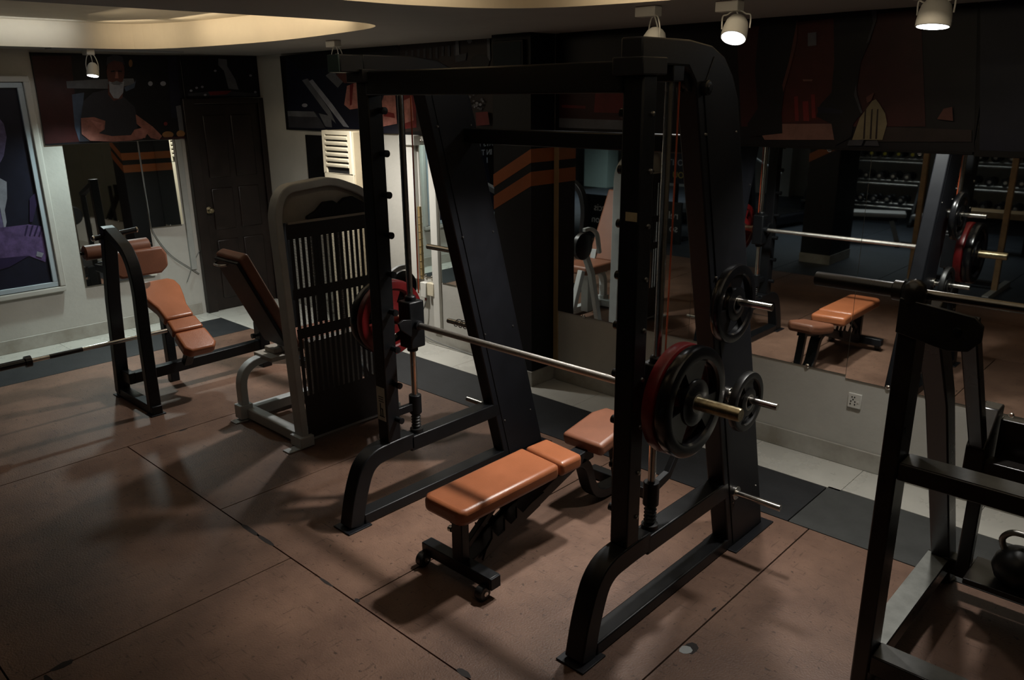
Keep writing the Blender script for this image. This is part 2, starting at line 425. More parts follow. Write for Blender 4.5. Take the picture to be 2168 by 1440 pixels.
# left wall mirrors lean very slightly off the wall
def lmirror(y0, y1, z0, z1, label, tilt, yaw):
    t = thing('wall_mirror', label, 'mirror', (XW + .029, (y0 + y1) / 2, z0))
    o = obj('mirror_glass', box(B(), XW + .026, XW + .032, y0, y1, z0, z1), MIR, t, smooth=False)
    t.rotation_euler = (0, math.radians(tilt), math.radians(yaw))
    return t
lmirror(2.44, 3.055, .46, 1.672, 'wall mirror behind the leaning bench, beneath the poster of the bearded man', -1.2, -1.25)
lmirror(3.07, 3.37, .90, 1.672, 'short wall mirror beside the dark door, above hanging cables', -1.2, -2.6)
t = B(); tube(t, smoothp([(XW + .018, 3.062, 1.67), (XW + .02, 3.064, 1.3), (XW + .018, 3.075, .95), (XW + .016, 3.10, .82), (XW + .016, 3.22, .62), (XW + .016, 3.40, .46), (XW + .016, 3.47, .40)], 6), .004)
tube(t, smoothp([(XW + .014, 3.50, .62), (XW + .016, 3.43, .52), (XW + .016, 3.38, .42), (XW + .016, 3.34, .34)], 5), .004)
tag(obj('hanging_cable', t, CBL), 'thin grey cable hanging down between the two left wall mirrors', 'cable')
t = B(); box(t, XW, XW + .022, 3.40, 3.455, .45, 1.672); struct('trim_5', t, mat('grey_conduit_paint', (.34, .35, .33), .5, var=.08), bevel=.004)

# ------------------------------------------------------------------ printed posters
class Print:
    def __init__(s, ax, plane, out): s.bm = B(); s.ax, s.plane, s.out, s.k, s.m = ax, plane, out, 0, []
    def mi(s, m):
        if m not in s.m: s.m.append(m)
        return s.m.index(m)
    def px(s, pts, m):
        s.k += 1; off = s.out * (.0006 * s.k)
        P = [onp(u, v, s.ax, s.plane) for u, v in pts]
        for p in P: p[s.ax] += off
        s.bm.faces.new([s.bm.verts.new(p) for p in P]).material_index = s.mi(m)
    def ell(s, u, v, a, b, m, rot=0, n=18):
        c, d = math.cos(rot), math.sin(rot)
        s.px([(u + a * math.cos(2 * PI * i / n) * c - b * math.sin(2 * PI * i / n) * d, v + a * math.cos(2 * PI * i / n) * d + b * math.sin(2 * PI * i / n) * c) for i in range(n)], m)
    def done(s, parent, name='print'): return obj(name, s.bm, s.m, parent, smooth=False)
def ink(name, col, var=.25, sc=9): return mat('ink_' + name, col, .45, var=var, scale=sc, spec=.3)
I_BK = ink('black', (.0045, .004, .006)); I_NV = ink('navy', (.007, .008, .018)); I_DB = ink('dark_brown', (.020, .013, .012))
I_MR = ink('maroon', (.034, .0075, .008)); I_RD = ink('red', (.13, .014, .014)); I_SK = ink('skin', (.24, .095, .075), .35, 14); I_SKD = ink('skin_shadow', (.085, .03, .024))
I_SH = ink('shirt', (.022, .022, .030), .2); I_GR = ink('grey', (.10, .105, .12)); I_GL = ink('pale_grey', (.22, .23, .27)); I_GD = ink('dark_grey', (.035, .036, .045))
I_BU = ink('bun', (.24, .12, .045)); I_PU = ink('purple', (.085, .055, .14), .4, 16); I_PUD = ink('deep_purple', (.020, .013, .045)); I_BL = ink('body_violet', (.10, .085, .17), .4, 18)
I_PK = ink('pink', (.32, .13, .11), .4, 16); I_PF = ink('pink_floor', (.15, .075, .062)); I_CR = ink('cream_cloth', (.15, .125, .075), .2); I_BE = ink('bluish', (.05, .07, .11))

# left wall: bearded man at a counter, over mirror and door
P0 = thing('wall_poster', 'wide wall poster of a bearded man in a dark polo shirt leaning on a counter', 'poster', (XW, 2.93, 1.68))
obj('backing', box(B(), XW, XW + .008, 2.315, 3.55, 1.677, 2.40), FRMB, P0)
p = Print(0, XW + .009, 1)
p.px([(64, 116), (381, 117), (392, 293), (95, 308)], I_BK)
p.px([(66, 118), (150, 118), (168, 300), (96, 305)], I_MR)
p.px([(140, 172), (205, 168), (282, 166), (286, 178), (240, 188), (142, 187)], I_GR)
p.px([(152, 200), (178, 196), (172, 260), (168, 300), (158, 270)], I_BE)
p.ell(345, 177, 6, 5, I_GL); p.ell(318, 177, 5, 5, I_GL); p.px([(355, 120), (374, 120), (384, 250), (362, 250)], I_NV); p.px([(372, 225), (384, 222), (390, 280), (380, 284)], I_GR)
p.ell(276, 134, 4, 8, I_BU); p.px([(262, 185), (284, 176), (288, 168), (284, 186), (266, 194)], I_BE)
p.px([(168, 300), (170, 255), (176, 214), (196, 196), (226, 190), (262, 206), (284, 226), (292, 258), (288, 296)], I_SH)       # polo shirt
p.px([(228, 178), (262, 182), (258, 208), (240, 214), (228, 200)], I_SKD)
p.ell(244, 152, 19, 33, I_SKD)                                                                                                 # head
p.px([(224, 140), (226, 122), (240, 115), (258, 120), (264, 138), (258, 132), (240, 128), (230, 134)], I_GD)                   # short hair
p.px([(230, 172), (246, 178), (262, 172), (260, 196), (250, 209), (240, 208), (231, 194)], I_GL)                               # grey beard
p.px([(233, 176), (246, 171), (259, 176), (252, 180), (240, 180)], I_GR)
p.px([(234, 150), (242, 149), (242, 152), (234, 153)], I_BK); p.px([(249, 149), (257, 150), (257, 153), (249, 152)], I_BK); p.px([(244, 152), (248, 152), (250, 166), (242, 166)], I_SK)
p.px([(170, 250), (198, 248), (222, 256), (220, 274), (208, 282), (236, 288), (276, 286), (284, 274), (302, 270), (312, 282), (300, 294), (276, 298), (236, 300), (190, 298), (172, 284)], I_SK)   # folded forearm
p.px([(286, 242), (300, 252), (322, 268), (342, 288), (336, 296), (318, 292), (300, 272), (288, 262)], I_SK)
p.px([(282, 276), (300, 270), (312, 278), (306, 292), (286, 292)], I_PK)
p.px([(190, 254), (218, 262), (216, 276), (204, 270)], I_PK)
p.ell(354, 285, 12, 7, I_BU); p.ell(381, 283, 9, 7, I_BU); p.px([(340, 291), (391, 288), (391, 293), (340, 295)], I_MR); p.ell(349, 262, 4, 4, I_RD)
p.done(P0)
P1 = thing('wall_poster', 'dark gym poster above the dark wooden door, with a pale light beam', 'poster', (XW, 3.98, 2.04))
obj('backing', box(B(), XW, XW + .008, 3.556, 4.31, 2.035, 2.40), FRMB, P1)
p = Print(0, XW + .009, 1)
p.px([(382, 117), (560, 119), (560, 205), (394, 204)], I_BK)
p.px([(462, 124), (480, 126), (481, 140), (498, 168), (505, 190), (484, 188), (474, 150), (462, 138)], I_GR)
p.px([(398, 198), (470, 192), (545, 198), (545, 204), (398, 203)], I_GD); p.px([(440, 194), (490, 192), (480, 200), (445, 202)], I_RD)
for u, v in ((416, 186), (428, 184), (434, 201), (404, 192), (530, 160), (540, 195), (455, 150)): p.ell(u, v, 3, 2.4, I_GL)
p.done(P1)
# left wall: big white framed picture of a muscular figure in purple trousers
P2 = thing('framed_poster', 'large white framed picture of a bare-chested figure in purple trousers at the left edge', 'picture', (XW, 1.5, .45))
f = B(); y0, y1, z0, z1 = .75, 2.265, .455, 2.22
def frame(bm, y0, y1, z0, z1, w, xa, xb):
    for a in ((y0, y1, z0, z0 + w), (y0, y1, z1 - w, z1)): box(bm, xa, xb, *a)
    for a in ((y0, y0 + w, z0 + w, z1 - w), (y1 - w, y1, z0 + w, z1 - w)): box(bm, xa, xb, *a)
frame(f, y0, y1, z0, z1, .045, XW, XW + .045); obj('outer_frame', f, WALL, P2, bevel=.008)
f = B(); frame(f, y0 + .05, y1 - .05, z0 + .05, z1 - .05, .04, XW, XW + .03); obj('inner_frame', f, FRMW, P2, bevel=.004)
obj('backing', box(B(), XW, XW + .006, y0 + .02, y1 - .02, z0 + .02, z1 - .02), FRMB, P2)
p = Print(0, XW + .009, 1)
p.px([(-240, 140), (44, 168), (113, 598), (-240, 680)], I_NV)
p.px([(-130, 260), (-80, 210), (-15, 235), (8, 262), (14, 290), (8, 330), (0, 345), (-30, 350), (-10, 372), (14, 385), (15, 420), (10, 445), (14, 470), (10, 490), (-150, 520)], I_BL)
p.px([(-130, 260), (-60, 290), (-20, 380), (-10, 490), (-150, 520)], I_PUD)
p.px([(-10, 372), (14, 385), (15, 420), (10, 445), (14, 470), (10, 490), (0, 440)], I_GL)
p.px([(-150, 500), (0, 482), (60, 475), (94, 480), (100, 530), (96, 555), (62, 542), (20, 560), (-150, 610)], I_PU)
p.px([(-150, 560), (20, 545), (62, 541), (20, 565), (-150, 615)], I_PUD)
for k in range(4): p.px([(56 + 11 * k, 477), (60 + 11 * k, 477), (54 + 10 * k, 500), (51 + 10 * k, 498)], I_PUD)
p.px([(78, 532), (92, 536), (88, 545), (76, 542)], I_GL); p.px([(62, 420), (82, 400), (84, 408), (68, 470), (62, 470)], I_PUD)
p.done(P2)
# letters on the out-of-frame left part of that print, legible only in the mirror
def text(s, M, size, m, parent, name='lettering'):
    cu = bpy.data.curves.new('t', 'FONT'); cu.body = s; cu.size = size; cu.align_x = 'LEFT'; cu.extrude = .0006
    o = bpy.data.objects.new('t', cu); C.objects.link(o)
    dg = bpy.context.evaluated_depsgraph_get(); me = bpy.data.meshes.new_from_object(o.evaluated_get(dg))
    bpy.data.objects.remove(o); bpy.data.curves.remove(cu)
    me.transform(M); me.transform(Matrix.Translation(-BASE[parent])); me.materials.clear(); me.materials.append(m)
    q = bpy.data.objects.new(name, me); C.objects.link(q); q.parent = parent; BASE[q] = BASE[parent]
    return q
LET = ink('pale_blue_letters', (.45, .52, .66), .05); LETY = ink('yellow_letters', (.5, .42, .12), .05); LETW = ink('white_letters', (.55, .56, .58), .05)
LX = Matrix.Rotation(PI / 2, 4, 'Z') @ Matrix.Rotation(PI / 2, 4, 'X')     # reads along +y, faces +x
for s, y, z in (('AYS', 1.05, 1.40), ('IN', 1.27, 1.40), ('IN', 1.07, 1.29), ('TH', 1.20, 1.29), ('I', 1.15, 1.19)):
    text(s, Matrix.Translation((XW + .02, y, z)) @ LX, .10, LET, P2)

# back wall posters
def bposter(label, x0, x1, z0, z1, fr=.02):
    t = thing('wall_poster', label, 'poster', ((x0 + x1) / 2, YW, z0))
    obj('frame', box(B(), x0, x1, YW - .022, YW, z0, z1), FRMB, t, bevel=.003)
    return t
PA = bposter('poster of a cable machine and bare arms, above the cream air conditioner', -7.0, -5.30, 1.735, 2.40)
p = Print(1, YW - .0235, -1)
p.px([(604, 118), (842, 88), (845, 283), (612, 272)], I_NV)
p.px([(604, 118), (840, 90), (840, 125), (640, 150)], I_BK)
p.px([(609, 235), (668, 238), (690, 272), (612, 270)], I_GD); p.px([(609, 235), (665, 236), (672, 248), (610, 246)], I_GR)
p.px([(640, 170), (652, 166), (700, 235), (712, 262), (700, 250), (688, 235)], I_GR)
p.px([(655, 172), (662, 168), (704, 220), (740, 270), (728, 268), (700, 232)], I_GL)
p.px([(690, 160), (705, 150), (728, 172), (716, 186)], I_GR); p.ell(646, 223, 6, 4, I_GL)
p.px([(676, 240), (702, 246), (704, 270), (690, 268)], I_GR)
p.px([(712, 158), (742, 148), (762, 152), (764, 176), (730, 176)], I_SKD)
p.px([(736, 182), (764, 172), (770, 228), (742, 232), (730, 222)], I_PK); p.px([(742, 180), (750, 176), (746, 222), (742, 224)], I_RD)
p.px([(810, 215), (816, 196), (838, 190), (842, 262), (812, 268)], I_PK); p.px([(812, 234), (836, 240), (838, 250), (814, 246)], I_RD)
p.done(PA)
PB = bposter('dark brown poster with faded grey lettering beside the black pillar', -5.28, -4.01, 1.735, 2.41)
p = Print(1, YW - .0235, -1)
p.px([(846, 88), (1040, 62), (1050, 268), (852, 280)], I_DB)
p.px([(848, 200), (880, 196), (882, 270), (850, 274)], I_RD); p.px([(850, 215), (872, 205), (876, 255), (854, 262)], I_PK)
for k in range(9): p.px([(858 + k * 13, 108 - k * 1.6), (863 + k * 13, 107 - k * 1.6), (863 + k * 13, 128 - k * 1.6 + (k % 3) * 3), (858 + k * 13, 129 - k * 1.6)], I_GD)
p.px([(966, 82), (972, 82), (975, 130), (966, 132)], I_GR); p.px([(1032, 70), (1038, 70), (1040, 128), (1034, 130)], I_GR)
p.ell(996, 87, 5, 5, I_GR); p.px([(966, 118), (990, 112), (988, 128), (966, 132)], I_GD); p.ell(1018, 131, 20, 16, I_BK)
for k in range(26):
    p.ell(1008 + random.gauss(0, 10), 214 + random.gauss(0, 11), 1.6 + random.random() * 2, 1.6 + random.random() * 2, I_GR if k % 2 else I_GL, n=7)
p.px([(1012, 238), (1038, 236), (1042, 264), (1014, 266)], I_RD)
p.done(PB)
PC = bposter('large dark red poster of legs in black shoes beside a white cloth', -3.63, -1.055, 1.747, 2.418)
p = Print(1, YW - .0235, -1)
p.px([(1185, 40), (2072, -40), (2062, 322), (1184, 292)], I_BK)
p.px([(1184, 180), (1330, 178), (1330, 274), (1184, 268)], I_MR); p.px([(1262, 180), (1330, 178), (1330, 240), (1258, 238)], I_RD)
p.px([(1184, 250), (1330, 255), (1330, 275), (1184, 270)], I_GR); p.px([(1190, 222), (1240, 224), (1240, 230), (1190, 228)], I_RD)
p.px([(1560, 60), (1950, 20), (1960, 268), (1570, 268)], I_MR)
p.px([(1660, 60), (1765, 40), (1770, 250), (1655, 260)], ink('brick', (.050, .010, .008)))
p.px([(1682, 205), (1690, 203), (1692, 256), (1684, 256)], I_RD); p.px([(1700, 215), (1712, 214), (1714, 256), (1702, 256)], I_RD); p.px([(1718, 200), (1726, 200), (1728, 250), (1720, 250)], I_RD)
p.px([(1700, 168), (1722, 168), (1720, 172), (1702, 172)], I_PF)
p.px([(1600, 262), (1770, 262), (1770, 296), (1620, 296)], I_PF); p.px([(1860, 268), (2058, 275), (2058, 300), (1860, 300)], I_DB)
p.px([(1612, 30), (1690, 22), (1688, 90), (1676, 140), (1662, 190), (1656, 240), (1658, 282), (1588, 290), (1584, 262), (1606, 230), (1600, 150), (1606, 80)], I_BK)     # leg
p.px([(1690, 40), (1688, 90), (1676, 140), (1660, 195), (1658, 180), (1672, 130), (1682, 80)], I_SKD)
p.px([(1712, 70), (1730, 68), (1730, 96), (1712, 98)], I_GR)
p.px([(1766, 20), (1858, 10), (1858, 40), (1842, 90), (1824, 130), (1818, 170), (1814, 200), (1826, 240), (1808, 262), (1804, 290), (1770, 308), (1762, 262), (1730, 246), (1738, 222), (1762, 196), (1768, 130)], I_BK)
p.px([(1846, 12), (1858, 10), (1858, 40), (1842, 88), (1836, 92), (1850, 48)], I_GD)
p.px([(1732, 226), (1760, 228), (1786, 234), (1784, 240), (1734, 240)], I_NV)
p.px([(1814, 178), (1816, 200), (1828, 238), (1824, 240), (1810, 202)], I_GD)
p.px([(1806, 296), (1822, 250), (1848, 214), (1856, 210), (1864, 220), (1876, 240), (1880, 262), (1870, 296)], I_CR)                                              # hanging cloth
for u in (1836, 1850, 1862): p.px([(u - 3, 232), (u, 230), (u - 3, 294), (u - 7, 294)], I_DB)
p.px([(1836, 206), (1852, 196), (1852, 200), (1846, 214), (1838, 218)], I_SKD)
p.px([(1986, 252), (2000, 230), (2018, 226), (2020, 256)], I_SKD); p.px([(1800, 297), (1832, 295), (1826, 308), (1796, 308)], I_GD); p.px([(1836, 298), (1860, 297), (1864, 309), (1832, 308)], I_GD)
p.done(PC)
PD = bposter('plain black poster at the right end of the back wall', -1.05, 1.2, 1.74, 2.418)
p = Print(1, YW - .0235, -1); p.px([(2076, -20), (2600, -60), (2600, 340), (2074, 318)], I_NV); p.done(PD)
# small dark screen high on the pillar
t = thing('wall_screen', 'small dark screen high on the striped black pillar', 'screen', (-3.85, 4.05, 2.2))
obj('screen_case', box(B(), -3.97, -3.69, 4.045, 4.072, 2.19, 2.38), FRMB, t, bevel=.004)
obj('screen_glass', box(B(), -3.955, -3.705, 4.042, 4.045, 2.205, 2.365), mat('dark_glass', (.004, .010, .014), .55, var=.1, spec=.2), t, smooth=False)
# black board on the wall behind the air conditioner
tag(obj('wall_board', box(B(), -6.69, -6.33, YW - .02, YW, 1.20, 1.695), FRMB, bevel=.003), 'plain black board on the back wall, left of the cream air conditioner', 'board')

# ------------------------------------------------------------------ tower air conditioner
ax0, ax1, ay0, ay1 = -5.955, -5.55, 3.99, 4.24
t = thing('air_conditioner', 'cream tower air conditioner with louvres standing against the back wall', 'air conditioner', ((ax0 + ax1) / 2, (ay0 + ay1) / 2, 0))
obj('cabinet', box(B(), ax0, ax1, ay0 + .02, ay1, 0, 1.765), CRMD, t, bevel=.012, label='tan cabinet sides')
fbm = B(); box(fbm, ax0, ax1, ay0, ay0 + .02, .0, 1.415); box(fbm, ax0, ax0 + .045, ay0, ay0 + .02, 1.415, 1.765); box(fbm, ax1 - .045, ax1, ay0, ay0 + .02, 1.415, 1.765); box(fbm, ax0 + .045, ax1 - .045, ay0, ay0 + .02, 1.73, 1.765)
obj('front_panel', fbm, CRM, t, bevel=.004)
obj('outlet', box(B(), ax0 + .045, ax1 - .045, ay0 + .012, ay0 + .022, 1.415, 1.73), SLOT, t, smooth=False)
for k in range(6):
    z = 1.475 + k * .045
    obj('louvre', prism(B(), [(ay0 - .006, z - .004), (ay0 - .003, z - .008), (ay0 + .012, z + .012), (ay0 + .012, z + .024), (ay0 - .006, z + .014)], 0, ax0 + .045, ax1 - .045), CRM, t)
# white conduit box and pipe trunking right of the frame's left post
t = B(); box(t, -5.235, -5.115, YW - .05, YW, .55, 1.66); struct('trim_6', t, WHT, bevel=.006)
t = thing('junction_box', 'white box at the top of the white pipe trunking, under the posters', 'junction box', (-5.15, YW - .06, 1.66))
obj('box_body', box(B(), -5.25, -5.06, YW - .075, YW, 1.655, 1.735), WHT, t, bevel=.006)
t = B(); box(t, -5.112, -5.088, YW - .02, YW, .55, 1.16)
for k in range(9): box(t, -5.112, -5.088, YW - .024, YW - .02, .58 + k * .062, .586 + k * .062)
struct('trim_7', t, mat('yellowed_tape', (.24, .17, .07), .5, var=.2, scale=30))

# sockets
def socket(x, z, label, w=.074, dots=True, m=None):
    t = thing('wall_socket', label, 'socket', (x, YW - .01, z))
    obj('socket_plate', box(B(), x - w / 2, x + w / 2, YW - .014, YW, z - .043, z + .043), m or WHT, t, bevel=.004)
    if dots:
        bm = B()
        for dx, dz in ((-.014, .022), (.0, .022), (-.018, -.004), (.004, -.004), (-.007, .008), (-.02, -.02), (.004, -.02)): box(bm, x + dx - .003, x + dx + .003, YW - .0155, YW - .013, z + dz - .004, z + dz + .004)
        obj('socket_hole', bm, SLOT, t, smooth=False); obj('rocker', box(B(), x + .014, x + .026, YW - .017, YW - .013, z - .008, z + .002), WHT, t)
    return t
socket(-1.455, .395, 'white three-pin wall socket on the bare wall below the mirrors, right of the tall frame')
t = thing('wall_socket', 'white socket box with a plugged-in cable, left of its cream twin', 'socket', (-5.06, YW - .03, .46))
obj('socket_box', box(B(), -5.095, -5.025, YW - .045, YW, .40, .53), WHT, t, bevel=.005)
obj('plug', cyl(B(), (-5.045, YW - .03, .40), (-5.045, YW - .03, .375), .010, .007), RED, t, label='red plug')
t = thing('wall_socket', 'cream socket box beside the white plugged one, under the narrow mirror', 'socket', (-4.97, YW - .02, .47))
obj('socket_box', box(B(), -5.015, -4.935, YW - .04, YW, .425, .535), CRM, t, bevel=.005)
tb = B(); tube(tb, smoothp([(-5.045, YW - .03, .375), (-5.06, YW - .05, .30), (-5.13, YW - .06, .22), (-5.16, YW - .05, .13), (-5.0, YW - .05, .05), (-4.6, YW - .03, .012), (-4.2, YW - .04, .010)], 6), .006)
tag(obj('power_cable', tb, CBL), 'grey power cable drooping from the white plugged socket to the floor', 'cable')

# ------------------------------------------------------------------ ceiling spotlights
def spot(loc, aim, label, energy, head=.055, size=100, blend=.6, lens_col=(1.0, .97, .92), box_w=.09, drop=.15):
    x, y, z = loc
    t = thing('spotlight', label, 'spotlight', loc, 'white ceiling spotlights')
    obj('mounting_box', box(B(), x - box_w, x + box_w * .2, y - .03, y + .03, z - .045, z), WHT, t, bevel=.004)
    hc = Vector((x, y, z - drop)); d = (Vector(aim) - hc).normalized()
    side = d.cross(Vector((0, 0, 1))).normalized()
    yk = B(); r = head + .006; top = Vector((x, y, z - .045))
    pts = [hc + side * r, hc + side * r + Vector((0, 0, .05)), top + side * r * .65 + Vector((0, 0, -.012)), top + side * r * .3, top - side * r * .3, top - side * r * .65 + Vector((0, 0, -.012)), hc - side * r + Vector((0, 0, .05)), hc - side * r]
    tube(yk, smoothp(pts, 5), .0032); obj('yoke', yk, WHT, t)
    tb = B(); tube(tb, smoothp([top, top + Vector((.012, 0, -.03)), hc - d * .04 + Vector((0, 0, .02)), hc - d * .045], 5), .0035); obj('flex', tb, WHT, t)
    h = B(); lathe(h, hc - d * .06, d, [(0, .002), (.003, head * .38), (.012, head * .64), (.03, head * .85), (.055, head * .95), (.085, head), (.105, head), (.107, head * .93)], 26)
    obj('lamp_head', h, WHT, t)
    L = B(); lathe(L, hc + d * .042, d, [(0, head * .93), (.006, head * .85), (.010, head * .5), (.011, .0)], 26); obj('lens', L, LENS, t)
    ld = bpy.data.lights.new('spot_lamp', 'SPOT'); ld.energy = energy; ld.spot_size = math.radians(size); ld.spot_blend = blend
    ld.shadow_soft_size = head * 1.1; ld.color = lens_col
    lo = bpy.data.objects.new('spot_lamp', ld); C.objects.link(lo)
    p = hc + d * .07; lo.location = p; lo.rotation_euler = d.to_track_quat('-Z', 'Y').to_euler()
    return t
spot((-7.08, 2.64, ZC), (-6.75, 2.2, 0.2), 'leftmost white ceiling spotlight, in front of the bearded man poster', 118, .045, 112, 1., lens_col=(.82, 1.0, .98), drop=.16)
spot((-5.04, 3.56, ZC), (-5.55, 3.45, 0), 'white ceiling spotlight above the cream air conditioner, turned away from view', 168, .050, 138, .9)
spot((-2.19, 3.29, ZC), (-2.75, 2.4, 0), 'white ceiling spotlight half hidden behind the top of the tall frame', 185, .055, 70, 1.)
spot((-1.82, 3.36, ZC), (-1.6, 2.15, .2), 'glaring white ceiling spotlight just right of the tall frame top', 125, .055, 84, 1., drop=.115)
spot((-1.06, 3.49, ZC), (-1.1, 3.2, 0), 'rightmost glaring white ceiling spotlight, above the dark rack', 95, .062, 105, 1., drop=.10)
tr = B(); box(tr, -7.2, -7.05, 2.35, 3.4, ZC - .006, ZC); tag(obj('ceiling_track', tr, mat('grey_track', (.30, .31, .32), .5, var=.08)), 'flat grey lighting track on the ceiling at the leftmost spotlight', 'lighting track')

# ---- guided barbell frame
SL, SR, HW = -3.0, -1.56, .04
S = thing('guided_barbell_frame', 'tall black steel bar frame with guided barbell and slanted rear columns', 'exercise machine', (-2.28, 2.6, 0))
def yz(x, pts): return [(x, a, b) for a, b in pts]
for X, s in ((SL, -1), (SR, 1)):
    leg = arc2(yz(X, [(2.010, 0.01), (2.045, .17), (2.115, .335), (2.30, .345), (2.40, .345)]), .16, 7)
    obj('front_leg', rtube(B(), leg, (1, 0, 0), .085, .085), BLK, S, bevel=.006)
    obj('foot_plate', box(B(), X - .065, X + .065, 1.945, 2.085, 0, .008), BLKM, S, bevel=.002)
    obj('upper_rail', box(B(), X - .0425, X + .0425, 2.38, 3.15, .29, .37), BLK, S, bevel=.006)
    obj('lower_rail', box(B(), X - .0425, X + .0425, 2.06, 3.36, .004, .058), BLK, S, bevel=.006)
    obj('upright', box(B(), X - HW, X + HW, 2.235, 2.315, .385, 2.15), BLK, S, bevel=.006)
    obj('post_cap', box(B(), X - .06, X + .06, 2.20, 2.34, 2.10, 2.155), BLKM, S, bevel=.004)
    # slanted rear column, rounded into the top rail
    prof = [(3.07, 0), (3.40, 0), (2.885, 1.93), (2.86, 2.02), (2.81, 2.10), (2.74, 2.165), (2.65, 2.20), (2.50, 2.215), (2.22, 2.215), (2.22, 2.135), (2.50, 2.13), (2.55, 2.08)]
    obj('rear_column', prism(B(), prof, 0, X - .042, X + .042), BLKM, S, bevel=.006)
    # flat sheet covers on the faces of the column
    for sx in (-1, 1):
        xa = X + sx * .042
        obj('cover_sheet', prism(B(), [(3.105, .02), (3.375, .02), (2.865, 1.92), (2.83, 2.04), (2.76, 2.13), (2.66, 2.165), (2.60, 2.06)], 0, min(xa, xa + sx * .004), max(xa, xa + sx * .004)), BLKM, S, bevel=.0015)
        for z in (.25, .8, 1.35, 1.9):
            for yy in (3.13 - .262 * z, 3.35 - .262 * z): obj('cover_bolt', cyl(B(), (xa, yy, z), (xa + sx * .008, yy, z), .006, .004, 10), STEEL, S)
    obj('base_plate', box(B(), X - .085, X + .085, 3.06, 3.44, 0, .007), BLKM, S, bevel=.002)
    # chromed guide rod with bumper and adjustable stop
    obj('guide_rod', cyl(B(), (X, 2.45, .40), (X, 2.45, 2.12), .0155, n=18), CHR, S)
    obj('rod_mount', box(B(), X - .035, X + .035, 2.415, 2.485, 2.08, 2.14), BLK, S, bevel=.004)
    sp = B(); lathe(sp, (X, 2.45, .37), (0, 0, 1), [(0, .0), (0, .034), (.02, .034), (.024, .02)] + [(.028 + .008 * k, .026 if k % 2 else .020) for k in range(11)] + [(.118, .03), (.13, .03), (.13, .0)], 20)
    obj('bumper', sp, RUB, S)
    st = B(); zz = .475
    cyl(st, (X, 2.45, zz), (X, 2.45, zz + .10), .032, n=20)
    hook = [(2.45, zz + .085), (2.45, zz + .045), (2.57, zz + .075), (2.64, zz + .165), (2.655, zz + .16), (2.645, zz + .19), (2.625, zz + .19), (2.555, zz + .105)]
    if s > 0: prism(st, hook, 0, X - .014, X + .014)
    else: box(st, X - .014, X + .014, 2.30, 2.45, zz + .02, zz + .06)
    obj('safety_stop', st, BLK, S, bevel=.003)
    cy = B(); box(cy, X - .045, X + .045, 2.405, 2.50, .835, 1.075); cyl(cy, (X, 2.45, 1.07), (X, 2.45, 1.10), .028); cyl(cy, (X, 2.45, .81), (X, 2.45, .84), .028)
    cr = obj('carriage', cy, BLK, S, bevel=.008)
    obj('carriage_hook', prism(B(), [(2.34, .955), (2.41, .90), (2.41, .99), (2.36, 1.0), (2.33, .985)], 0, X - s * .045 - .007, X - s * .045 + .007), BLK, cr, bevel=.002)
    obj('cable', tube(B(), [(X, 2.505, 1.10), (X + .002, 2.508, 1.6), (X, 2.512, 2.11)], .0035), REDC, S, label='thin orange-red cable')
    pb = B(); lathe(pb, (X - .02, 2.56, 2.09), (1, 0, 0), [(0, 0), (0, .045), (.008, .045), (.014, .036), (.026, .036), (.032, .045), (.04, .045), (.04, 0)], 22)
    obj('pulley', pb, BLKM, S)
    for k in range(9):
        z = .50 + k * .185
        pg = B(); lathe(pg, (X - s * HW, 2.292, z), (-s, 0, 0), [(0, .0), (0, .013), (.028, .013), (.030, .016), (.044, .016), (.046, .0)], 14)
        obj('safety_peg', pg, BLK, S)
        ob = B(); lathe(ob, (X + s * HW, 2.292, z), (s, 0, 0), [(0, .0), (0, .009), (.006, .008), (.008, .004), (.008, 0)], 10); obj('peg_bolt', ob, STEEL, S)
    # storage pegs on the rear column's outer face
    for z, yy in ((1.26, 2.81), (.815, 2.94), (.30, 3.07)):
        bs = B(); cyl(bs, (X + s * .042, yy, z), (X + s * .062, yy, z), .032); cyl(bs, (X + s * .055, yy, z), (X + s * .27, yy, z), .0145)
        obj('storage_peg', bs, CHR if z < 2 else STEEL, S, bevel=.002)
kn = B(); lathe(kn, (SR + .046, 2.60, 2.06), (1, 0, 0), [(0, 0), (0, .024), (.006, .026), (.018, .026), (.022, .02), (.022, .012), (.026, .010), (.026, 0)], 18); obj('side_knob', kn, BLK, S)
obj('top_rail_end', box(B(), SL - .042, SL + .042, 2.10, 2.225, 2.14, 2.214), BLK, S, bevel=.005)
obj('end_cap', box(B(), SL - .040, SL + .040, 2.094, 2.102, 2.142, 2.212), mat('teal_black_plastic', (.006, .022, .022), .5, var=.1), S, bevel=.002)
obj('top_beam', box(B(), SL + HW, SR - HW, 2.225, 2.305, 2.045, 2.145), BLK, S, bevel=.006)
obj('rear_crossbeam', box(B(), SL + .042, SR - .042, 2.80, 2.87, 1.815, 1.885), BLK, S, bevel=.006)
obj('sticker', box(B(), SL - .031, SL + .031, 2.2325, 2.2345, .50, .675), STKW, S, smooth=False)
stp = B(); a = SL + .004
for q in ((a - .018, a + .02, .52, .525), (a - .012, a - .006, .525, .59), (a + .004, a + .010, .525, .565), (a - .012, a + .010, .56, .565), (a - .02, a + .02, .60, .603), (a - .02, a + .016, .612, .615), (a - .02, a + .018, .624, .627)): box(stp, q[0], q[1], 2.2310, 2.2324, q[2], q[3])
obj('sticker_print', stp, SLOT, S, smooth=False)
obj('sticker', box(B(), SR + -.012, SR + .034, 2.2325, 2.2345, 1.632, 1.662), STK, S, smooth=False)
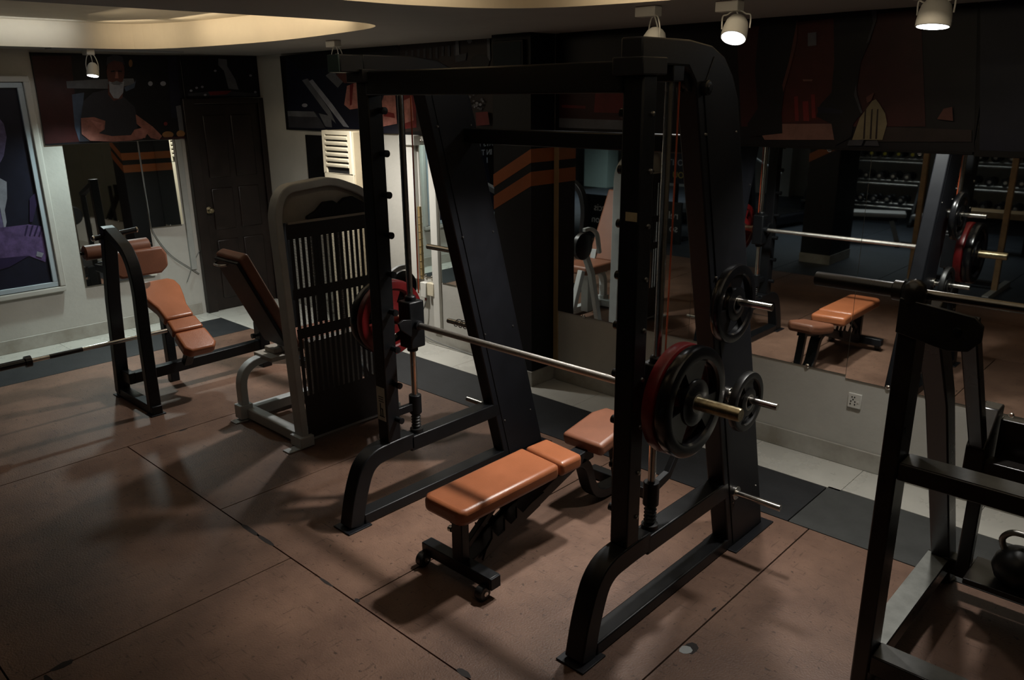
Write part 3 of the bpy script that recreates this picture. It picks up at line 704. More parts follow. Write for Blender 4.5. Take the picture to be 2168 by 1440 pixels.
# guided barbell
bz, by = .955, 2.45
bb = obj('barbell', cyl(B(), (SL + .02, by, bz), (SR - .02, by, bz), .0150, n=20), KNURL, S)
for X, s, e in ((SL, -1, -3.40), (SR, 1, -1.205)):
    sl = B(); lathe(sl, (X + s * .045, by, bz), (s, 0, 0), [(0, 0), (0, .036), (.02, .036), (.022, .0252), (abs(e - X) - .05, .0252), (abs(e - X) - .045, .022), (abs(e - X) - .045, .0)], 24)
    obj('sleeve', sl, BRASS, bb)
    cl = B(); lathe(cl, (X - s * .045, by, bz), (-s, 0, 0), [(0, 0), (0, .024), (.02, .024), (.024, .016), (.024, 0)], 20); obj('bar_collar', cl, BLK, bb)

def plate(x, y, z, R, th, m, label, hole=True, group=None, hub=True):
    t = thing('weight_plate', label, 'weight plate', (x, y, z), group)
    obj('plate_disc', plate_bm(x, y, z, R, th, hole), m, t)
    if hub:
        n = 24
        for s in (-1, 1):
            h = B()
            rr = [[h.verts.new((x + s * (th * .5 + o), y + r * math.cos(2 * PI * i / n), z + r * math.sin(2 * PI * i / n))) for i in range(n)] for r, o in ((.0255, .0005), (.036, .0008))]
            for i in range(n): h.faces.new((rr[0][i], rr[0][(i + 1) % n], rr[1][(i + 1) % n], rr[1][i]))
            obj('hub_ring', h, STEEL, t)
    return t
plate(-1.462, by, bz, .212, .052, RED, 'red weight plate on the right end of the guided barbell')
plate(-1.405, by, bz, .212, .052, GLOSS, 'glossy black weight plate outside the red one on the right end of the guided barbell')
plate(-3.165, by, bz, .198, .052, RED, 'red weight plate on the left end of the guided barbell')
plate(-3.222, by, bz, .198, .052, GLOSS, 'black weight plate outside the red one on the left end of the guided barbell')
plate(-1.452, 2.81, 1.26 - .0108, .157, .040, GLOSS, 'black weight plate hung on the top storage peg of the right column')
plate(-1.430, 2.94, .815 - .0108, .130, .036, RUB, 'small black weight plate hung on the middle storage peg of the right column')
# spring clip hanging on the left column's middle peg
tb = B(); c0 = Vector((-3.10, 2.94, .815))
tube(tb, [c0 + Vector((.004 * math.sin(t_ * 3), .021 * math.cos(t_), .021 * math.sin(t_))) + Vector((-.006 * t_, 0, 0)) for t_ in [i * .4 for i in range(48)]], .0026, 6)
tube(tb, smoothp([c0 + Vector((0, .021, 0)), c0 + Vector((.0, .05, -.06)), c0 + Vector((.03, .04, -.075)), c0 + Vector((.04, .02, -.05))], 5), .0026, 6)
tag(obj('spring_clip', tb, STEEL), 'wire spring clip on the middle storage peg of the left slanted column', 'spring clip')

# ------------------------------------------------------------------ adjustable bench
BX = -2.262
A = thing('adjustable_bench', 'tan leather adjustable bench with three pads, under the guided barbell', 'bench', (BX, 2.6, 0))
def cushion(name, outline, z0, z1, m, parent, M=None, bev=.022):
    bm = prism(B(), outline, 2, z0, z1)
    if M is not None: xform(bm, M)
    return obj(name, bm, m, parent, bevel=bev, seg=4)
cushion('back_pad', [(BX - .132, 2.60), (BX + .128, 2.575), (BX + .125, 1.99), (BX + .105, 1.955), (BX - .105, 1.955), (BX - .13, 1.99)], .345, .418, LEA, A)
cushion('middle_pad', [(BX - .118, 2.765), (BX + .135, 2.735), (BX + .13, 2.585), (BX - .128, 2.612)], .342, .415, LEA, A)
M = Matrix.Translation((BX, 2.90, .33)) @ Matrix.Rotation(math.radians(10), 4, 'X')
cushion('seat_pad', [(-.125, 0), (.125, 0), (.125, .25), (.085, .33), (-.085, .33), (-.125, .25)], 0, .07, LEAD, A, M)
obj('front_crossbar', box(B(), BX - .235, BX + .20, 2.035, 2.095, .05, .108), BLK, A, bevel=.004)
obj('front_post', box(B(), BX - .035, BX + .030, 2.04, 2.085, .105, .335), BLK, A, bevel=.004)
obj('pad_bracket', box(B(), BX - .055, BX + .055, 1.995, 2.10, .328, .346), BLK, A, bevel=.003)
for sx, x in ((-1, BX - .215), (1, BX + .165)):
    w = B(); lathe(w, (x - .02, 2.025, .035), (1, 0, 0), [(0, 0), (0, .028), (.006, .035), (.034, .035), (.04, .028), (.04, 0)], 22)
    wo = obj('wheel', w, RUB, A)
    hb = B(); lathe(hb, (x + .02, 2.025, .035), (1, 0, 0), [(0, 0), (0, .012), (.004, .011), (.006, 0)], 14); obj('wheel_hub', hb, CHR, wo)
obj('end_cap', box(B(), BX + .195, BX + .207, 2.037, 2.093, .052, .106), BLKM, A, bevel=.002)
obj('main_beam', rtube(B(), [(BX, 2.10, .075), (BX, 2.82, .31), (BX, 2.95, .32)], (1, 0, 0), .075, .06), BLK, A, bevel=.004)
lad = prism(B(), [(2.16, .13), (2.20, .17), (2.20, .21), (2.235, .165), (2.28, .175), (2.28, .235), (2.32, .19), (2.36, .205), (2.36, .26), (2.40, .215), (2.46, .24), (2.55, .26), (2.52, .20), (2.14, .085)], 0, BX - .006, BX + .006)
for sx in (-.05, .05):
    b2 = lad.copy(); bmesh.ops.translate(b2, verts=b2.verts, vec=(sx, 0, 0)); obj('ladder_plate', b2, BLK, A, bevel=.0015)
lad.free()
obj('pad_support', rtube(B(), [(BX, 2.02, .30), (BX, 2.08, .335), (BX, 2.58, .335)], (1, 0, 0), .05, .022), BLK, A, bevel=.003)
obj('support_strut', rtube(B(), [(BX, 2.09, .16), (BX, 2.33, .33)], (1, 0, 0), .03, .03), BLK, A, bevel=.003)
obj('rear_leg', rtube(B(), arc2([(BX, 2.74, .305), (BX, 2.90, .295), (BX, 2.985, .05), (BX, 3.26, .035)], .10, 7), (1, 0, 0), .075, .05), BLK, A, bevel=.004)
obj('rear_crossbar', box(B(), BX - .20, BX + .20, 3.215, 3.275, .004, .06), BLK, A, bevel=.004)
obj('seat_frame', rtube(B(), [(BX, 2.80, .315), (BX, 2.92, .318), (BX, 3.19, .368)], (1, 0, 0), .06, .03), BLK, A, bevel=.003)
obj('seat_brace', rtube(B(), [(BX, 3.15, .355), (BX, 3.22, .06)], (1, 0, 0), .05, .04), BLK, A, bevel=.003)
obj('adjust_knob', lathe(B(), (BX - .035, 2.06, .235), (-1, 0, 0), [(0, 0), (0, .008), (.014, .008), (.016, .014), (.034, .014), (.036, 0)], 14), CHR, A)

# ------------------------------------------------------------------ leaning bench by the left wall
L = thing('incline_bench', 'black steel bench with sloping brown pads and foam rollers before the left wall mirror', 'bench', (-5.5, 2.3, 0))
ar = arc2([(-5.21, 2.0, .03), (-5.205, 2.0, .55), (-5.175, 2.0, .90), (-5.24, 2.0, 1.10), (-5.50, 2.0, 1.21)], .20, 8)
obj('curved_upright', rtube(B(), ar, (0, 1, 0), .075, .055), BLK, L, bevel=.005)
obj('straight_upright', rtube(B(), [(-5.735, 2.0, .03), (-5.645, 2.0, .72), (-5.525, 2.0, 1.235)], (0, 1, 0), .085, .062), BLK, L, bevel=.005)
obj('base_tube', box(B(), -5.77, -5.165, 1.965, 2.035, .006, .065), BLK, L, bevel=.005)
for x in (-5.75, -5.20): obj('foot_plate', box(B(), x - .045, x + .045, 1.95, 2.05, 0, .008), BLKM, L, bevel=.002)
obj('long_rail', rtube(B(), [(-5.58, 2.03, .165), (-5.56, 3.02, .185)], (1, 0, 0), .07, .075), BLK, L, bevel=.005)
obj('rail_hanger', box(B(), -5.73, -5.55, 1.99, 2.04, .125, .205), BLK, L, bevel=.005)
obj('rear_post', box(B(), -5.605, -5.515, 2.99, 3.07, 0, .36), BLK, L, bevel=.005)
obj('pin_knob', lathe(B(), (-5.56, 2.99, .26), (0, -1, 0), [(0, 0), (0, .01), (.02, .01), (.022, .02), (.045, .02), (.047, 0)], 14), BLK, L)
for z in (.92, .80):
    obj('bar_hook', prism(B(), [(1.94, z), (1.965, z + .02), (1.94, z + .09), (1.93, z + .09)], 0, -5.66 + (z - .8) * .3, -5.63 + (z - .8) * .3) if False else prism(B(), [(-5.72 + (z - .8) * .25, z + .08), (-5.70 + (z - .8) * .25, z + .085), (-5.625 + (z - .8) * .25, z + .01), (-5.62 + (z - .8) * .25, z - .04)], 1, 1.985, 2.015), CHR, L, bevel=.001)
# sloping pads, running down toward +x, a little over half a metre wide in the photo's foreshortened view
def slope(x0, z0, x1, z1):
    d = Vector((x1 - x0, 0, z1 - z0)); ln = d.length; d.normalize(); n = Vector((0, 1, 0)).cross(d) * -1
    n = d.cross(Vector((0, 1, 0)));  n = n if n.z > 0 else -n
    return Matrix(((d.x, 0, n.x, x0), (d.y, 1, n.y, 2.385), (d.z, 0, n.z, z0), (0, 0, 0, 1))), ln
Mx, ln = slope(-5.87, .765, -5.20, .375)
cushion('back_pad', [(.0, -.10), (.03, -.145), (.10, -.155), (.20, -.135), (.30, -.108), (.425, -.105), (.425, .105), (.30, .108), (.20, .135), (.10, .155), (.03, .145), (.0, .10)], -.075, 0, LEA, L, Mx, .02)
cushion('middle_pad', [(.435, -.105), (.56, -.112), (.56, .112), (.435, .105)], -.072, 0, LEA, L, Mx, .018)
cushion('seat_pad', [(.57, -.112), (.73, -.118), (.775, -.085), (.775, .085), (.73, .118), (.57, .112)], -.075, 0, LEA, L, Mx, .02)
pf = rtube(B(), [Mx @ Vector((.06, 0, -.10)), Mx @ Vector((.72, 0, -.10))], (0, 1, 0), .06, .05); obj('pad_frame', pf, BLK, L, bevel=.004)
obj('pad_post', box(B(), -5.80, -5.735, 2.355, 2.42, 0, .62), BLK, L, bevel=.004)
obj('pad_foot', rtube(B(), [Mx @ Vector((.62, 0, -.11)), (-5.5, 2.385, .20)], (0, 1, 0), .06, .05), BLK, L, bevel=.004)
# upright chest pad and foam rollers at the top
hp = prism(B(), [(2.07, .865), (2.12, .83), (2.40, .83), (2.455, .875), (2.455, .965), (2.425, 1.02), (2.07, 1.02)], 0, -5.80, -5.735)
obj('chest_pad', hp, LEAD, L, bevel=.018, seg=4)
obj('chest_pad_arm', box(B(), -5.83, -5.80, 2.0, 2.30, .90, .96), BLK, L, bevel=.004)
obj('chest_pad_bracket', rtube(B(), [(-5.81, 2.0, .93), (-5.60, 2.0, .93)], (0, 1, 0), .05, .05), BLK, L, bevel=.004)
for y0, y1 in ((1.92, 2.045), (2.17, 2.36)):
    rl = B(); lathe(rl, (-5.815, y0, 1.035), (0, 1, 0), [(0, 0), (0, .042), (.008, .052), (y1 - y0 - .008, .052), (y1 - y0, .042), (y1 - y0, 0)], 24); obj('foam_roller', rl, LEAD, L)
obj('roller_axle', cyl(B(), (-5.815, 1.90, 1.035), (-5.815, 2.38, 1.035), .012), BLK, L)
hb = obj('handle_bar', cyl(B(), (-5.565, 1.915, 1.165), (-5.565, 2.19, 1.19), .017), BLK, L)
for y, z, d in ((1.915, 1.165, -1), (2.19, 1.19, 1)):
    c_ = B(); lathe(c_, (-5.565, y, z), (0, d, 0), [(0, 0), (0, .02), (.008, .02), (.016, .012), (.018, 0)], 16); obj('end_cap', c_, CHR, hb)
# long barbell lying through that frame
k = thing('barbell', 'long barbell with a chromed end lying low beside the leaning bench at left', 'barbell', (-5.47, 1.8, .485))
p0, p1 = Vector((-5.47, .75, .47)), Vector((-5.47, 2.262, .478))
obj('bar_shaft', cyl(B(), Vector((-5.47, 1.385, .473)), p1, .0145), CHR, k)
obj('bar_sleeve', cyl(B(), p0, (-5.47, 1.365, .473), .0235), GLOSS, k)
obj('bar_collar', cyl(B(), (-5.47, 1.36, .473), (-5.47, 1.395, .473), .036), GLOSS, k)
obj('grip_band', cyl(B(), (-5.47, 1.50, .4737), (-5.47, 1.70, .4747), .0150), GLOSS, k)

# ------------------------------------------------------------------ grey weight-stack machine
G = thing('leg_extension_machine', 'silver-grey weight stack machine with perforated black shroud and brown seat', 'exercise machine', (-4.3, 2.7, 0))
tp = arc2(yz(-4.02, [(2.385, .05), (2.345, 1.43), (2.40, 1.55), (2.72, 1.575), (2.93, 1.495), (3.02, 1.40), (3.04, .05)]), .07, 5)
obj('tower_frame', rtube(B(), tp, (1, 0, 0), .085, .045), GRY, G, bevel=.006)
obj('tower_foot', box(B(), -4.075, -3.955, 2.335, 2.43, 0.006, .075), GRY, G, bevel=.005)
obj('front_base', box(B(), -4.69, -4.06, 2.355, 2.425, .02, .085), GRY, G, bevel=.005)
obj('side_base', box(B(), -4.69, -4.62, 2.43, 3.10, .02, .085), GRY, G, bevel=.005)
obj('rear_base', box(B(), -4.69, -3.96, 3.04, 3.11, .02, .085), GRY, G, bevel=.005)
obj('inner_base', box(B(), -4.08, -4.0, 2.43, 3.04, .02, .085), GRY, G, bevel=.005)
for x, y in ((-4.66, 2.315), (-4.0, 2.30), (-4.66, 3.14), (-4.0, 3.14)):
    obj('floor_lug', box(B(), x - .035, x + .035, y - .045, y + .045, 0, .008), GRY, G, bevel=.002)
obj('front_stub', box(B(), -4.70, -4.615, 2.31, 2.40, .02, .115), GRY, G, bevel=.005)
obj('curved_leg', rtube(B(), arc2(yz(-4.655, [(2.355, .06), (2.355, .375), (2.68, .40)]), .24, 9), (1, 0, 0), .065, .05), GRY, G, bevel=.005)
br = B(); box(br, -4.72, -4.50, 2.50, 2.74, .395, .425); box(br, -4.68, -4.56, 2.56, 2.82, .425, .46); obj('seat_slider', br, GRYP, G, bevel=.004)
sh = B()
vs = [(2.41, .045), (3.005, .045), (3.005, 1.36), (2.385, 1.36)]
f_ = sh.faces.new([sh.verts.new((-3.985, y, z)) for y, z in vs])
obj('perforated_shroud', sh, PERF, G, smooth=False)
gb = B(); box(gb, -4.0, -3.978, 2.40, 3.01, 1.355, 1.368); obj('shroud_rim', gb, GRYP, G)
obj('top_panel', prism(B(), [(2.38, 1.36), (3.0, 1.36), (3.0, 1.41), (2.92, 1.475), (2.72, 1.55), (2.42, 1.53), (2.37, 1.44)], 0, -4.04, -4.025), GRYP, G, smooth=False)
obj('pulley_cover', prism(B(), [(2.535, 1.368), (2.54, 1.385), (2.60, 1.41), (2.655, 1.455), (2.72, 1.458), (2.755, 1.435), (2.80, 1.465), (2.86, 1.47), (2.95, 1.42), (2.97, 1.368)], 0, -4.02, -3.99), BLKM, G, bevel=.005)
wsb = B(); box(wsb, -4.13, -4.06, 2.52, 2.88, .12, .62); ws = obj('weight_stack', wsb, GRYP, G, bevel=.004)
for y in (2.60, 2.80): obj('stack_rod', cyl(B(), (-4.095, y, .08), (-4.095, y, 1.35), .011), CHR, G)
# seat and reclined back pad facing the mirrors
Mb = Matrix.Translation((-4.49, 2.57, .50)) @ Matrix.Rotation(math.radians(25.5), 4, 'X')
cushion('back_pad', [(-.15, .0), (.15, .0), (.15, .07), (-.15, .07)], .0, .70, LEAD, G, Mb, .02)
obj('back_shell', xform(box(B(), -.14, .14, -.022, .0, .03, .68), Mb), BLKM, G, bevel=.006)
hd = B(); tube(hd, smoothp([Mb @ Vector(p) for p in ((-.13, -.025, .65), (-.10, -.05, .66), (-.03, -.05, .66), (-.0, -.025, .65))], 5), .006); obj('rear_handle', hd, CHR, G)
cushion('seat_cushion', [(-4.64, 2.66), (-4.30, 2.66), (-4.30, 3.02), (-4.33, 3.06), (-4.61, 3.06), (-4.64, 3.02)], .47, .55, LEAD, G)
obj('back_support', rtube(B(), [(-4.58, 2.64, .44), (-4.58, 2.60, .62)], (1, 0, 0), .06, .04), GRY, G, bevel=.004)
obj('seat_post', box(B(), -4.52, -4.44, 2.80, 2.88, .08, .47), GRY, G, bevel=.004)
la = B(); rtube(la, [(-4.36, 3.08, .52), (-4.36, 3.16, .30), (-4.36, 3.20, .18)], (1, 0, 0), .05, .05); obj('lever_arm', la, GRY, G, bevel=.004)
rl = B(); lathe(rl, (-4.60, 3.22, .17), (1, 0, 0), [(0, 0), (0, .05), (.008, .058), (.202, .058), (.21, .05), (.21, 0)], 22); obj('foam_roller', rl, RUB, G)
cm = B(); lathe(cm, (-4.19, 3.33, .80), (1, 0, 0), [(0, 0), (0, .10), (.012, .115), (.05, .115), (.06, .10), (.06, 0)], 30); obj('cam_disc', cm, BLK, G)
obj('cam_guard', rtube(B(), arc2(yz(-4.12, [(3.14, .72), (3.18, .90), (3.27, .95), (3.36, .945)]), .05, 5), (1, 0, 0), .03, .03), GRY, G, bevel=.003)
obj('cam_arm', rtube(B(), [(-4.16, 3.08, .08), (-4.16, 3.20, .55), (-4.16, 3.33, .80)], (1, 0, 0), .045, .05), GRY, G, bevel=.004)
# tall black cable column standing behind it, near the door
K = thing('cable_column', 'tall black steel column standing before the dark door, behind the grey machine', 'exercise machine', (-5.45, 3.25, 0))
obj('column_post', box(B(), -5.50, -5.42, 3.20, 3.28, .0, 1.28), BLK, K, bevel=.005)
obj('column_arm', rtube(B(), [(-5.46, 3.24, 1.24), (-5.00, 3.24, 1.10)], (0, 1, 0), .06, .05), BLK, K, bevel=.005)
obj('column_foot', box(B(), -5.54, -4.95, 3.21, 3.27, 0, .06), BLK, K, bevel=.005)
obj('column_strut', rtube(B(), [(-5.02, 3.24, .05), (-5.02, 3.24, 1.10)], (0, 1, 0), .05, .05), BLK, K, bevel=.005)
# weight horn with a plate behind the left uprights of the tall frame
# ------------------------------------------------------------------ dark bench-press rack, right foreground
RSTR = mat('pale_lit_strip', (.17, .175, .16), .5, var=.25, scale=12); RST2 = mat('grey_lit_strip', (.055, .055, .052), .4, var=.5, scale=7)  # lighter strips paint the spotlights' light onto the rack's black top faces
RK = thing('press_rack', 'large worn black steel rack with slanted rear legs at the right edge', 'weight rack', (-.3, 3.0, 0))
for X in (-.725, .62):
    obj('front_post', box(B(), X - .028, X + .028, 2.53, 2.64, 0, 1.43), RACKB, RK, bevel=.006)
    obj('rear_leg', rtube(B(), [(X + .01, 3.50, .02), (X + .01, 2.98, 1.0), (X + .01, 2.68, 1.40)], (1, 0, 0), .075, .085), RACKB, RK, bevel=.006)
    obj('side_rail', box(B(), X - .045, X + .045, 2.64, 3.42, .085, .155), RACKB, RK, bevel=.005)
    obj('lit_top_strip', box(B(), X - .042, X + .042, 2.645, 3.40, .155, .158), RSTR, RK, smooth=False, label='pale top face with lamp light painted in')
    dm = B(); lathe(dm, (X, 2.545, 1.43), (0, 0, 1), [(0, .0), (0, .033), (.035, .036), (.055, .030), (.068, .016), (.072, 0)], 24); obj('post_dome', dm, RACKB, RK)
    pts = [(X - .03, 1.335), (X + .12, 1.305), (X + .175, 1.315), (X + .205, 1.35), (X + .205, 1.395), (X + .18, 1.42), (X - .03, 1.445)] if X < 0 else [(X + .03, 1.335), (X - .12, 1.305), (X - .175, 1.315), (X - .205, 1.35), (X - .205, 1.395), (X - .18, 1.42), (X + .03, 1.445)]
    hp_ = obj('hook_plate', prism(B(), pts, 1, 2.515, 2.529), RACKB, RK, bevel=.003)
    bx_ = X + (.14 if X < 0 else -.14)
    bo = B(); lathe(bo, (bx_, 2.515, 1.37), (0, -1, 0), [(0, .0), (0, .014), (.006, .012), (.008, 0)], 6); obj('plate_bolt', bo, BLK, hp_)
    obj('inner_brace', rtube(B(), [(X + (.127 if X < 0 else -.127), 2.70, 1.36), (X + (.127 if X < 0 else -.127), 3.16, .74)], (1, 0, 0), .05, .05), RACKB, RK, bevel=.005)
    obj('inner_post', box(B(), X + (.09 if X < 0 else -.14), X + (.14 if X < 0 else -.09), 3.28, 3.33, .15, .86), RACKB, RK, bevel=.005)
    ft = B(); lathe(ft, (X, 3.50, 0), (0, 0, 1), [(0, 0), (0, .055), (.012, .055), (.018, .04), (.018, 0)], 22); obj('rubber_foot', ft, RUB, RK)
obj('front_crossbeam', box(B(), -.697, .592, 2.535, 2.635, .845, .905), RACKB, RK, bevel=.005)
obj('low_crossbeam', box(B(), -.697, .592, 2.535, 2.635, .095, .170), RACKB, RK, bevel=.005)
obj('rear_crossbeam', box(B(), -.70, .59, 3.37, 3.44, .10, .17), RACKB, RK, bevel=.005)
obj('rear_shelf', box(B(), -.58, .48, 3.16, 3.37, .20, .225), RACKB, RK, bevel=.004)
obj('upper_rear_beam', box(B(), -.60, .50, 3.10, 3.17, .68, .75), RACKB, RK, bevel=.005)
obj('rear_board', box(B(), -.56, .46, 3.22, 3.26, .70, .88), RACKB, RK, bevel=.004)
obj('board_bracket', prism(B(), [(3.08, .66), (3.28, .62), (3.28, .92), (3.20, .92), (3.08, .80)], 0, -.63, -.565), RACKB, RK, bevel=.006)
for z in (.905, .170): obj('lit_top_strip', box(B(), -.690, .585, 2.540, 2.630, z, z + .002), RST2, RK, smooth=False, label='grey top face with lamp light painted in')
k = thing('barbell', 'black barbell resting across the top hooks of the dark rack at right', 'barbell', (-.05, 2.60, 1.435))
obj('bar_shaft', cyl(B(), (-.78, 2.60, 1.447), (.73, 2.60, 1.447), .0155), mat('dark_chrome', (.16, .15, .13), .25, 1., var=.2, scale=30), k)
for a, b_ in ((-1.05, -.80), (.73, 1.0)): obj('bar_sleeve', cyl(B(), (a, 2.60, 1.447), (b_, 2.60, 1.447), .0235), RACKB, k, bevel=.003)
for a in (-.80, .70): obj('bar_collar', cyl(B(), (a, 2.60, 1.447), (a + .03, 2.60, 1.447), .032), RACKB, k, bevel=.002)
k = thing('kettlebell', 'dark kettlebell on the low rear shelf of the rack at right edge', 'kettlebell', (-.43, 3.26, .225))
kb = B(); lathe(kb, (-.42, 3.26, .2265), (0, 0, 1), [(0, 0), (0, .05), (.02, .078), (.06, .092), (.10, .082), (.135, .05), (.15, .0)], 26); obj('bell', kb, RUB, k)
tb = B(); tube(tb, smoothp([(-.475, 3.26, .345), (-.49, 3.26, .39), (-.465, 3.26, .425), (-.42, 3.26, .432), (-.375, 3.26, .425), (-.35, 3.26, .39), (-.365, 3.26, .345)], 5), .012, 12); obj('grip', tb, STEEL, k)

# ------------------------------------------------------------------ far side of the room, seen in the mirrors
db0 = None
def dumbbell(x, y, z, ring, label, group):
    global db0
    if db0 is None:
        r = thing('dumbbell', label, 'dumbbell', (0, 0, 0), group)
        obj('grip', cyl(B(), (0, -.07, 0), (0, .07, 0), .014), CHR, r)
        for s in (-1, 1):
            hd_ = B(); lathe(hd_, (0, s * .06, 0), (0, s, 0), [(0, 0), (0, .055), (.01, .066), (.07, .066), (.08, .055), (.08, 0)], 20)
            h_ = obj('head', hd_, GLOSS, r)
            c_ = B(); lathe(c_, (0, s * .1402, 0), (0, s, 0), [(0, .0), (.0, .026), (.003, .024), (.004, .0)], 14); obj('end_disc', c_, CHR, h_)
        db0 = {False: r}
        r2 = copy_tree(r)
        for ch in r2.children:
            for g_ in ch.children: g_.data = g_.data.copy(); g_.data.materials.clear(); g_.data.materials.append(YEL)
        db0[True] = r2; db0['used'] = set()
    src = db0[ring]
    if ring in db0['used']: src = copy_tree(src)
    db0['used'].add(ring)
    src.location = (x, y, z); src['label'] = label; src['group'] = group; src['category'] = 'dumbbell'
    return src
for rn, (x0, x1, y0, word) in enumerate(((-5.7, -3.95, -4.75, 'left'), (-3.75, -2.0, -4.75, 'right'))):
    R_ = thing('dumbbell_rack', 'black dumbbell rack with shiny rails, %s rack in the mirrors' % word, 'dumbbell rack', ((x0 + x1) / 2, y0, 0))
    for x in (x0, x1):
        obj('side_frame', rtube(B(), [(x, y0 - .30, .02), (x, y0 - .22, 1.12)], (1, 0, 0), .05, .07), BLK, R_, bevel=.004)
        obj('side_foot', box(B(), x - .03, x + .03, y0 - .36, y0 + .26, 0, .06), BLK, R_, bevel=.004)
        obj('side_brace', rtube(B(), [(x, y0 + .20, .06), (x, y0 - .20, .95)], (1, 0, 0), .04, .04), BLK, R_, bevel=.004)
    for ti, (z, dy) in enumerate(((.30, .14), (.64, .0), (.97, -.14))):
        for e in (-.085, .085): obj('shelf_rail', cyl(B(), (x0, y0 + dy + e, z + (-.02 if e > 0 else .02)), (x1, y0 + dy + e, z + (-.02 if e > 0 else .02)), .016), CHR, R_)
        n = 8
        for i in range(n):
            dumbbell(x0 + .16 + i * (x1 - x0 - .32) / (n - 1), y0 + dy, z + .106, rn == 0 and ti == 2, 'black dumbbell with %s on the %s shelf of the %s rack in the mirrors' % ('yellow ends' if rn == 0 and ti == 2 else 'shiny ends', ('bottom', 'middle', 'top')[ti], word), 'dumbbells on the %s shelf of the %s rack' % (('bottom', 'middle', 'top')[ti], word))
def flat_bench(x, y, rz, label, m):
    t = thing('flat_bench', label, 'bench', (0, 0, 0))
    cushion('pad', [(-.13, -.55), (.13, -.55), (.13, .55), (-.13, .55)], .38, .45, m, t)
    obj('spine', box(B(), -.03, .03, -.45, .45, .32, .38), BLK, t, bevel=.004)
    for s in (-1, 1):
        obj('leg', rtube(B(), [(0, s * .38, .33), (0, s * .48, .04)], (1, 0, 0), .06, .06), GRY, t, bevel=.004)
        obj('crossfoot', box(B(), -.25, .25, s * .48 - .03, s * .48 + .03, 0, .06), BLK, t, bevel=.004)
    t.location = (x, y, 0); t.rotation_euler = (0, 0, rz)
    return t
PADG = mat('grey_vinyl', (.26, .25, .24), .45, var=.1)
flat_bench(-4.05, -2.75, math.radians(70), 'grey-topped flat bench near the dumbbell racks, left one in the mirror', PADG)
flat_bench(-3.15, -3.25, math.radians(15), 'second grey-topped flat bench, right of the first in the mirror', PADG)
wb = thing('low_bench', 'low tan wooden bench in the mirror, in front of the right dumbbell rack', 'bench', (-2.5, -3.1, 0))
obj('plank', box(B(), -2.95, -2.0, -3.25, -2.95, .46, .54), TAN, wb, bevel=.006)
for x in (-2.85, -2.1): obj('leg', box(B(), x - .03, x + .03, -3.2, -3.0, 0, .46), BLK, wb, bevel=.004)
sq = thing('squat_rack', 'squat rack with two steel uprights painted tan as if lit on black feet, seen in the right mirrors', 'weight rack', (-2.28, -.6, 0))
for x in (-1.87, -2.69):
    obj('upright', box(B(), x - .027, x + .027, -.627, -.573, .05, 1.75), TAN, sq, bevel=.004)  # tan colour paints warm light onto steel posts
    obj('foot', box(B(), x - .03, x + .03, -1.15, -.25, 0, .06), GRY, sq, bevel=.004)
obj('crossbar', box(B(), -2.66, -1.90, -.98, -.92, .02, .07), BLK, sq, bevel=.004)
# fitness machines in the bay, dark rounded shapes
def treadmill(x, y, rz, label):
    t = thing('treadmill', label, 'treadmill', (0, 0, 0))
    obj('deck', box(B(), -.38, .38, -.85, .85, .06, .20), BLKM, t, bevel=.02)
    obj('belt', box(B(), -.27, .27, -.8, .7, .2, .206), RUB, t, smooth=False)
    for s in (-1, 1):
        obj('upright', rtube(B(), [(s * .37, .70, .15), (s * .37, .86, 1.25)], (1, 0, 0), .06, .09), BLKM, t, bevel=.006)
        obj('handrail', tube(B(), smoothp([(s * .37, .84, 1.15), (s * .37, .5, 1.0), (s * .37, .2, .92), (s * .37, .12, .85)], 5), .02), GRY, t)
        obj('foot', box(B(), s * .36 - .04, s * .36 + .04, -.8, -.7, 0, .06), RUB, t); obj('foot', box(B(), s * .36 - .04, s * .36 + .04, .7, .8, 0, .06), RUB, t)
    obj('console', xform(box(B(), -.40, .40, -.05, .05, 0, .34), Matrix.Translation((0, .84, 1.22)) @ Matrix.Rotation(math.radians(-25), 4, 'X')), GLOSS, t, bevel=.03)
    sc = xform(box(B(), -.16, .16, -.054, -.05, .10, .27), Matrix.Translation((0, .84, 1.22)) @ Matrix.Rotation(math.radians(-25), 4, 'X')); obj('screen', sc, mat('blue_screen', (.02, .09, .22), .2, var=.2), t, smooth=False)
    t.location = (x, y, 0); t.rotation_euler = (0, 0, rz)
    return t
treadmill(-5.75, -3.2, math.radians(10), 'black treadmill with blue screen, nearest the pillar in the mirror')
treadmill(-7.0, -3.5, math.radians(10), 'black treadmill with blue screen, farther from the pillar in the mirror')
# sign board with lettering
sg = thing('sign_board', 'black sign board with white lettering standing on the floor, seen mirrored', 'sign', (-6.6, -1.0, 0))
obj('board', box(B(), -7.55, -5.86, -1.06, -1.02, 0.0, .58), mat('sign_black', (.006, .007, .009), .35, var=.15), sg, bevel=.004)
SM = Matrix.Rotation(PI, 4, 'Z') @ Matrix.Rotation(PI / 2, 4, 'X')
for s, x, z in (('ercis', -7.08, .35), ('ion', -7.22, .17), ('rel', -5.9, .35), ('so', -5.9, .17)):
    text(s, Matrix.Translation((x, -1.018, z)) @ SM, .15, LETW, sg)
s2 = thing('hanging_sign', 'small dark sign with pale blue and yellow lettering, seen mirrored above the sign board', 'sign', (-6.05, -1.3, .85))
obj('board', box(B(), -6.45, -5.9, -1.34, -1.31, .80, 1.22), mat('sign_navy', (.008, .012, .03), .35, var=.15), s2, bevel=.004)
obj('post', box(B(), -6.20, -6.15, -1.40, -1.34, 0, 1.1), BLK, s2, bevel=.003); obj('post_base', box(B(), -6.4, -5.95, -1.5, -1.25, 0, .03), BLK, s2, bevel=.003)
